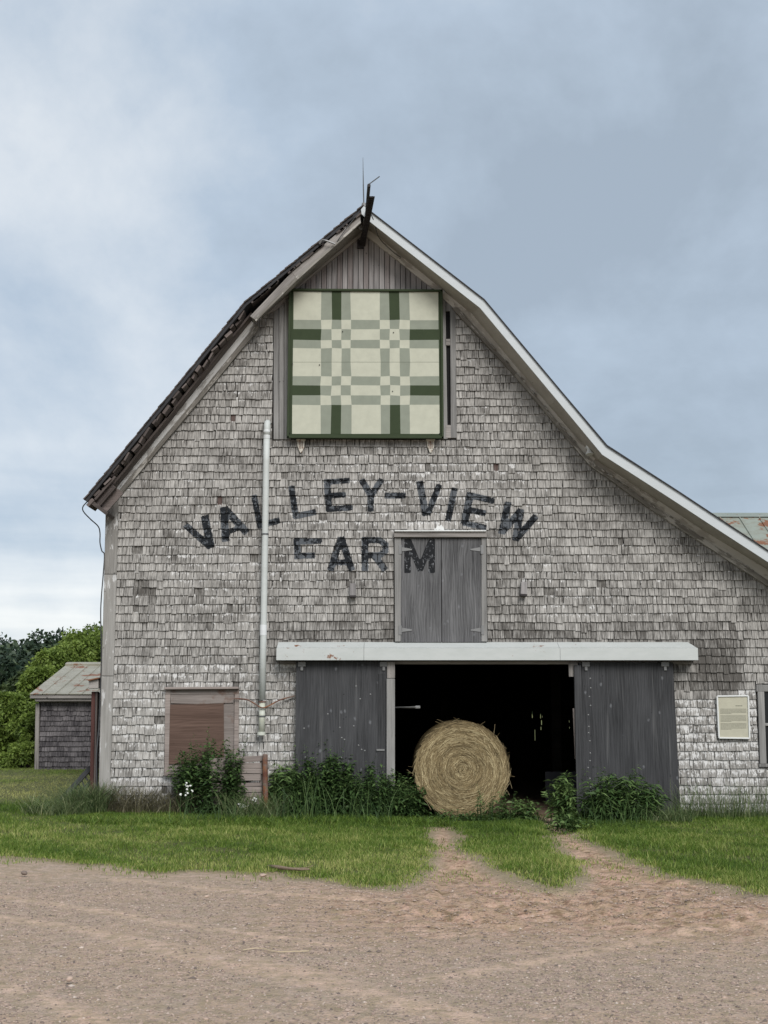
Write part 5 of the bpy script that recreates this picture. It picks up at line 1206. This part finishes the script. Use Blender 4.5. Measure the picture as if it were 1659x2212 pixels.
weed_bush('lower tangled weed clump before the right half of the left sliding door', 795, 1768, .42, .23, .82, 120, (.05, .09), .45, tint0=.34, name='weed_bush')
weed_bush('thin sprawling weed between the door stile and the hay bale', 880, 1768, .30, .26, .66, 70, (.06, .11), .36, tint0=.40, name='weed_bush')
weed_bush('sparse small leafed weed growing against the lower right of the hay bale', 1068, 1778, .26, .16, .58, 30, (.03, .055), .45, tint0=.42, name='weed_bush')
weed_bush('low weeds at the centre foot of the hay bale', 985, 1778, .40, .13, .20, 60, (.04, .07), .5, tint0=.34, name='weed_bush')
weed_bush('low broad leafed weed on the threshold right of the hay bale', 1118, 1775, .30, .18, .34, 44, (.07, .12), .32, tint0=.5, name='weed_bush')
weed_bush('upright pale tipped weed in front of the right door stile', 1214, 1778, .15, .12, .78, 22, (.10, .15), .28, tint0=.58, name='weed_bush')
weed_bush('low spreading weed at the foot of the upright pale tipped weed', 1230, 1796, .28, .16, .26, 36, (.06, .11), .38, tint0=.48, name='weed_bush')
weed_bush('dense dark willowy weed before the right sliding door', 1340, 1776, .52, .22, .72, 120, (.12, .18), .2, tint0=.40, name='weed_bush')

tuft('grass_tuft', 'long green grass blades standing up through the weeds left of the doorway', 660, 1774, .40, .12, 100, .35, .80, .6, .48, 'weed', wid=(.006, .010))
tuft('grass_tuft', 'long thin grass growing up through the lower tangled weed clump', 800, 1776, .45, .12, 90, .25, .62, .6, .45, 'weed', wid=(.005, .009))
tuft('grass_tuft', 'thin grass stems rising through the dense willowy weed at the right door', 1335, 1782, .50, .10, 80, .20, .55, .6, .50, 'weed', wid=(.005, .009))
tuft('grass_tuft', 'grass blades around the foot of the leafy bush by the boarded window', 450, 1782, .50, .10, 120, .12, .42, .7, .45, 'weed', wid=(.005, .009))

# white flower heads
def flower(px, py, Y, label, n, sp, hgt):
    c = P(px, py, Y); root = empty('white_flower', (c.x, Y, 0), label, 'flower', 'white flower heads in the weeds'); mb = MB(); sm = MB()
    for i in range(n):
        q = c + Vector((random.gauss(0, sp), random.gauss(0, sp * .5), random.gauss(0, sp * .6))); r_ = random.uniform(.010, .017)
        mb.raw([q + Vector((r_ * math.cos(t), r_ * .8 * math.sin(t), random.uniform(-.004, .004))) for t in [k * math.pi / 4 for k in range(8)]] + [q + Vector((0, 0, .01))], [(k, (k + 1) % 8, 8) for k in range(8)])
        mb.raw([q + Vector((r_ * math.cos(t), -.004, r_ * .8 * math.sin(t))) for t in [k * math.pi / 3 for k in range(6)]], [(0, 1, 2, 3, 4, 5)])
        sm.tube([Vector((c.x, Y, .02)), q - Vector((0, 0, .06)), q], .002, 3, cap=False)
    o = mb.build('petals', MAT['petal'], None); sub(o, root); o = sm.build('stalk', MAT['stem'], None); sub(o, root)
flower(524, 1739, -.62, 'largest cluster of white flowers right of the leafy bush', 17, .035, .3)
flower(402, 1697, -.62, 'flat white flower head at the left edge of the leafy bush', 5, .025, .4)
flower(406, 1711, -.64, 'flat white flower heads on the left side of the leafy bush', 6, .035, .4)
flower(390, 1717, -.63, 'small white flower left of the leafy bush', 3, .015, .4)
flower(503, 1779, -.95, 'low white flowers in the lawn edge below the leafy bush', 9, .03, .15)
flower(552, 1727, -.60, 'small white flower head between the fence and the rusty post', 4, .025, .3)

# trees behind the shed
def leaf_cloud(centers, radii, per, size, tint0, flat=.9, sun=(0, 0, 1)):
    Cs = []; Ds = []; T = []
    for (c, r_, k_) in zip(centers, radii, per):
        u = rng.normal(0, 1, (k_, 3)); u /= np.linalg.norm(u, axis=1, keepdims=True); rr = r_ * (1 - .5 * rng.random(k_) ** 2.2) * (1 + rng.normal(0, .15, k_))
        p_ = np.array(c) + u * rr[:, None] * np.array([1, 1, flat]); Cs.append(p_)
        d = u + rng.normal(0, .7, (k_, 3)); d /= np.linalg.norm(d, axis=1, keepdims=True); Ds.append(d); T.append(tint0 + rng.normal(0, .13) + rng.normal(0, .12, k_))
    C_ = np.vstack(Cs); D_ = np.vstack(Ds); n = len(C_); L = rng.uniform(*size, n)
    return leafset(C_, D_, L, L * .6, rng.normal(0, 1, (n, 3)) + np.array([0, 0, .8]), np.clip(np.concatenate(T), 0, 1))
def tree(label, px, py_top, Y, width, mat='tree', tint0=.5, n=40, per=300, size=(.075, .13), name='broadleaf_tree', low=.15, group=None):
    t = P(px, py_top, Y); g0 = 0.0; root = empty(name, (t.x, Y, g0), label, 'tree', group); Hh = t.z - g0
    tr = MB(); tr.tube([(0, 0, -.1), (.05, .02, Hh * .3), (-.03, .04, Hh * .6), (.04, 0, Hh * .85)], [.11, .09, .06, .02], 7); cs = []; rs = []
    for i in range(n):
        zz = low * Hh + (1 - low) * Hh * (random.random() ** .8); f = (zz / Hh - low) / (1 - low); w = width / 2 * (math.sin(math.pi * min(1, max(0, .16 + .80 * f))) ** .6)
        a = random.random() * 6.283; r_ = math.sqrt(random.random()); cr = random.uniform(.14, .36) * min(width, 2.6) / 2.4
        cs.append((w * r_ * math.cos(a), w * r_ * math.sin(a), min(zz, Hh - cr * .8))); rs.append(cr)
        if i % 4 == 0: tr.tube([(0, .02, zz * .6), (cs[-1][0] * .6, cs[-1][1] * .6, zz * .85), cs[-1]], [.035, .022, .006], 5, cap=False)
    V_, F_, T_ = leaf_cloud(cs, rs, [per] * n, size, tint0)
    o = tr.build('trunk', MAT['bark'], None); o.parent = root
    o = link('crown', np_mesh('crown', V_, F_, {'tint': T_}), MAT[mat]); o.parent = root
tree('tall bright green tree rising behind the right end of the shed roof', 204, 1362, 17.5, 2.9, tint0=.50, n=60)
tree('bright green tree rising behind the middle of the shed roof', 158, 1388, 17.0, 2.4, tint0=.60, n=50)
tree('mid green tree at the left shoulder behind the shed roof', 112, 1409, 16.0, 1.9, tint0=.56, n=44)
tree('dark grey green tree standing behind the others against the wood', 62, 1446, 24.0, 2.0, 'treed', .5, n=34, size=(.12, .2))
tree('slim bright green tree rising just behind the left edge of the shed roof', 86, 1446, 14.5, 1.4, tint0=.55, n=40)
tree('low spreading green tree at the left edge beside the shed', 28, 1502, 13.2, 1.9, tint0=.42, n=80, low=.26)
tree('bushy green shrub touching the left corner of the shed', 66, 1545, 10.8, .75, tint0=.40, n=34, low=.02, size=(.07, .12), name='shrub')
tree('rounded tree behind the barn hidden by its left corner', 240, 1352, 19.5, 3.2, tint0=.42, n=40, per=150)
tree('low pale green shrub at the foot of the shed corner', 56, 1606, 10.2, .95, 'tree', .5, n=16, low=.02, size=(.06, .10), name='shrub')

# far wood on the rising ground
cs, rs, per_, = [], [], []
for rowi, (Yw, cnt_, hb) in enumerate(((95, 60, 3.2), (108, 66, 4.7), (122, 70, 6.3), (138, 74, 8.0))):
    for i in range(cnt_):
        x = -75 + 150 * (i + random.random()) / cnt_; vis = abs(x) < (Yw + DIST) * .34 + 3; top = hb + random.uniform(-.6, .8) + (1.2 if x > -34 else 0)
        conif = random.random() < .45; k0 = 240 if vis and x < 0 else 30
        for L_ in range(5):
            f = L_ / 4; zz = top * (.25 + .72 * f); r_ = (1.9 * (1 - .72 * f) if conif else 1.9 * (1 - .35 * abs(f - .4))) * random.uniform(.8, 1.1)
            cs.append((x + random.uniform(-.5, .5) * (0 if conif else 1.6), Yw + random.uniform(-1, 1), zz)); rs.append(r_); per_.append(k0)
V_, F_, T_ = leaf_cloud(cs, rs, per_, (.45, .85), .45, flat=.9)
o = tag(link('woodland', np_mesh('woodland', V_, F_, {'tint': T_}), MAT['fir']), 'dark green mixed wood on the rising ground far beyond the shed', 'woodland', kind='stuff')

# ================================================================== YARD DETAIL: stones, twig, straw
ico_v = np.array([(0, 0, 1), (.894, 0, .447), (.276, .85, .447), (-.724, .526, .447), (-.724, -.526, .447), (.276, -.85, .447), (.724, .526, -.447), (-.276, .85, -.447), (-.894, 0, -.447), (-.276, -.85, -.447), (.724, -.526, -.447), (0, 0, -1)])
ico_f = np.array([(0, 1, 2), (0, 2, 3), (0, 3, 4), (0, 4, 5), (0, 5, 1), (1, 6, 2), (2, 7, 3), (3, 8, 4), (4, 9, 5), (5, 10, 1), (2, 6, 7), (3, 7, 8), (4, 8, 9), (5, 9, 10), (1, 10, 6), (6, 11, 7), (7, 11, 8), (8, 11, 9), (9, 11, 10), (10, 11, 6)])
oct_v = np.array([(1, 0, 0), (0, 1, 0), (-1, 0, 0), (0, -1, 0), (0, 0, 1), (0, 0, -1.)]); oct_f = np.array([(0, 1, 4), (1, 2, 4), (2, 3, 4), (3, 0, 4)])
def stones(n, x, y, r_, bv, bf):
    a = rng.random(n) * 6.283; sc = np.stack([r_ * rng.uniform(.7, 1.3, n), r_ * rng.uniform(.6, 1.1, n), r_ * rng.uniform(.35, .7, n)], 1)
    V_ = bv[None] * sc[:, None] * (1 + rng.normal(0, .16, (n, len(bv), 1))); c, s_ = np.cos(a)[:, None], np.sin(a)[:, None]
    X_ = V_[..., 0] * c - V_[..., 1] * s_ + x[:, None]; Y_ = V_[..., 0] * s_ + V_[..., 1] * c + y[:, None]; Z_ = V_[..., 2] + (terrain(x, y, poly_sd(x, y))[0] + r_ * .12)[:, None]
    F_ = (np.arange(n) * len(bv))[:, None, None] + bf[None]; return np.stack([X_, Y_, Z_], -1).reshape(-1, 3), F_.reshape(-1, 3), np.repeat(rng.random(n), len(bv))
n = 170000; u = rng.random(n); y = -12.2 + 6.0 * u ** 1.3; x = rng.uniform(-5, 5, n); k = in_view(x, y, .3) & (poly_sd(x, y) < 0.02) & (rng.random(n) < (.65 + .35 * lump(x, y, 2.2, 4)) * (1 - .75 * smooth(.16, .03, tyre(x, y)))); x, y = x[k], y[k]
Va, Fa, Ta = stones(len(x), x, y, rng.gamma(3.2, .0014, len(x)) + .0018, oct_v, oct_f)
n = 1500; y = rng.uniform(-12.2, -5.5, n); x = rng.uniform(-5, 5, n); k = in_view(x, y, .3) & (poly_sd(x, y) < -.05); x, y = x[k], y[k]
Vb, Fb, Tb = stones(len(x), x, y, rng.gamma(2, .002, len(x)) + .005, ico_v, ico_f)
m = M('pebble'); m.color(m.ramp(m.attr('tint'), (0, (0.14, 0.115, 0.10)), (.5, (0.34, 0.25, 0.205)), (.93, (0.45, 0.345, 0.28)), (1, (0.52, 0.44, 0.38)))); MAT['pebble'] = m.m
tag(link('gravel', np_mesh('gravel', np.vstack([Va, Vb]), np.vstack([Fa, Fb + len(Va)]), {'tint': np.concatenate([Ta, Tb])}), MAT['pebble']), 'loose gravel scattered over the reddish yard', 'gravel', kind='stuff')
def rock(px, py, r_, label, mt=None):
    c = G(px, py); V_, F_, T_ = stones(1, np.array([0.]), np.array([0.]), np.array([r_]), ico_v, ico_f); V_[:, 2] += float(H(c.x, c.y)) - float(H(0., 0.)) + .01
    me = np_mesh('stone', V_, F_, {'tint': np.full(len(V_), mt or .6)}); o = link('stone', me, MAT['pebble']); o.location = (c.x, c.y, 0); ss = o.modifiers.new('s', 'SUBSURF'); ss.levels = ss.render_levels = 2; tag(o, label, 'stone', 'larger stones on the yard')
rock(52, 1893, .045, 'dark round stone on the gravel near the left edge', .1); rock(568, 1901, .06, 'flat pale stone just left of the fallen branch', .8); rock(1150, 1988, .02, 'tiny pale stone alone in the middle of the gravel right of centre', .9)
rock(150, 2127, .035, 'pale pinkish stone in the lower left of the gravel', .85); rock(447, 1946, .022, 'small pale stone below and left of the fallen branch', .9)
bs = [G(580, 1880), G(600, 1884), G(622, 1890), G(648, 1895), G(668, 1897)]; bs = [Vector((p_.x, p_.y, float(H(p_.x, p_.y)) + .035 + .01 * i % 2)) for i, p_ in enumerate(bs)]
br = empty('branch', bs[0], 'bare fallen branch lying along the lawn edge left of the wheel tracks', 'branch')
mb = MB(); mb.tube(bs, [.020, .018, .015, .011, .006], 7); sub(mb.build('limb', MAT['limb'], None, smooth_=True), br)
mb = MB(); mb.tube([bs[2], bs[2] + Vector((.16, -.09, .02))], [.008, .003], 5); mb.tube([bs[3], bs[3] + Vector((.12, .04, .03))], [.007, .002], 5); sub(mb.build('twig', MAT['limb'], None), br)
q = [G(525, 2056), G(560, 2052), G(600, 2060), G(667, 2058)]; mb = MB(); mb.tube(curve3([Vector((p_.x, p_.y, float(H(p_.x, p_.y)) + .012)) for p_ in q], 4), .0035, 4); tag(mb.build('straw_stalk', MAT['strawpale'], None, origin=q[0]), 'thin pale straw lying on the gravel below the fallen branch', 'straw')
q = [G(975, 2150), G(1020, 2146), G(1080, 2150), G(1105, 2148)]
print('shingles', len(SH), 'shed', cnt)
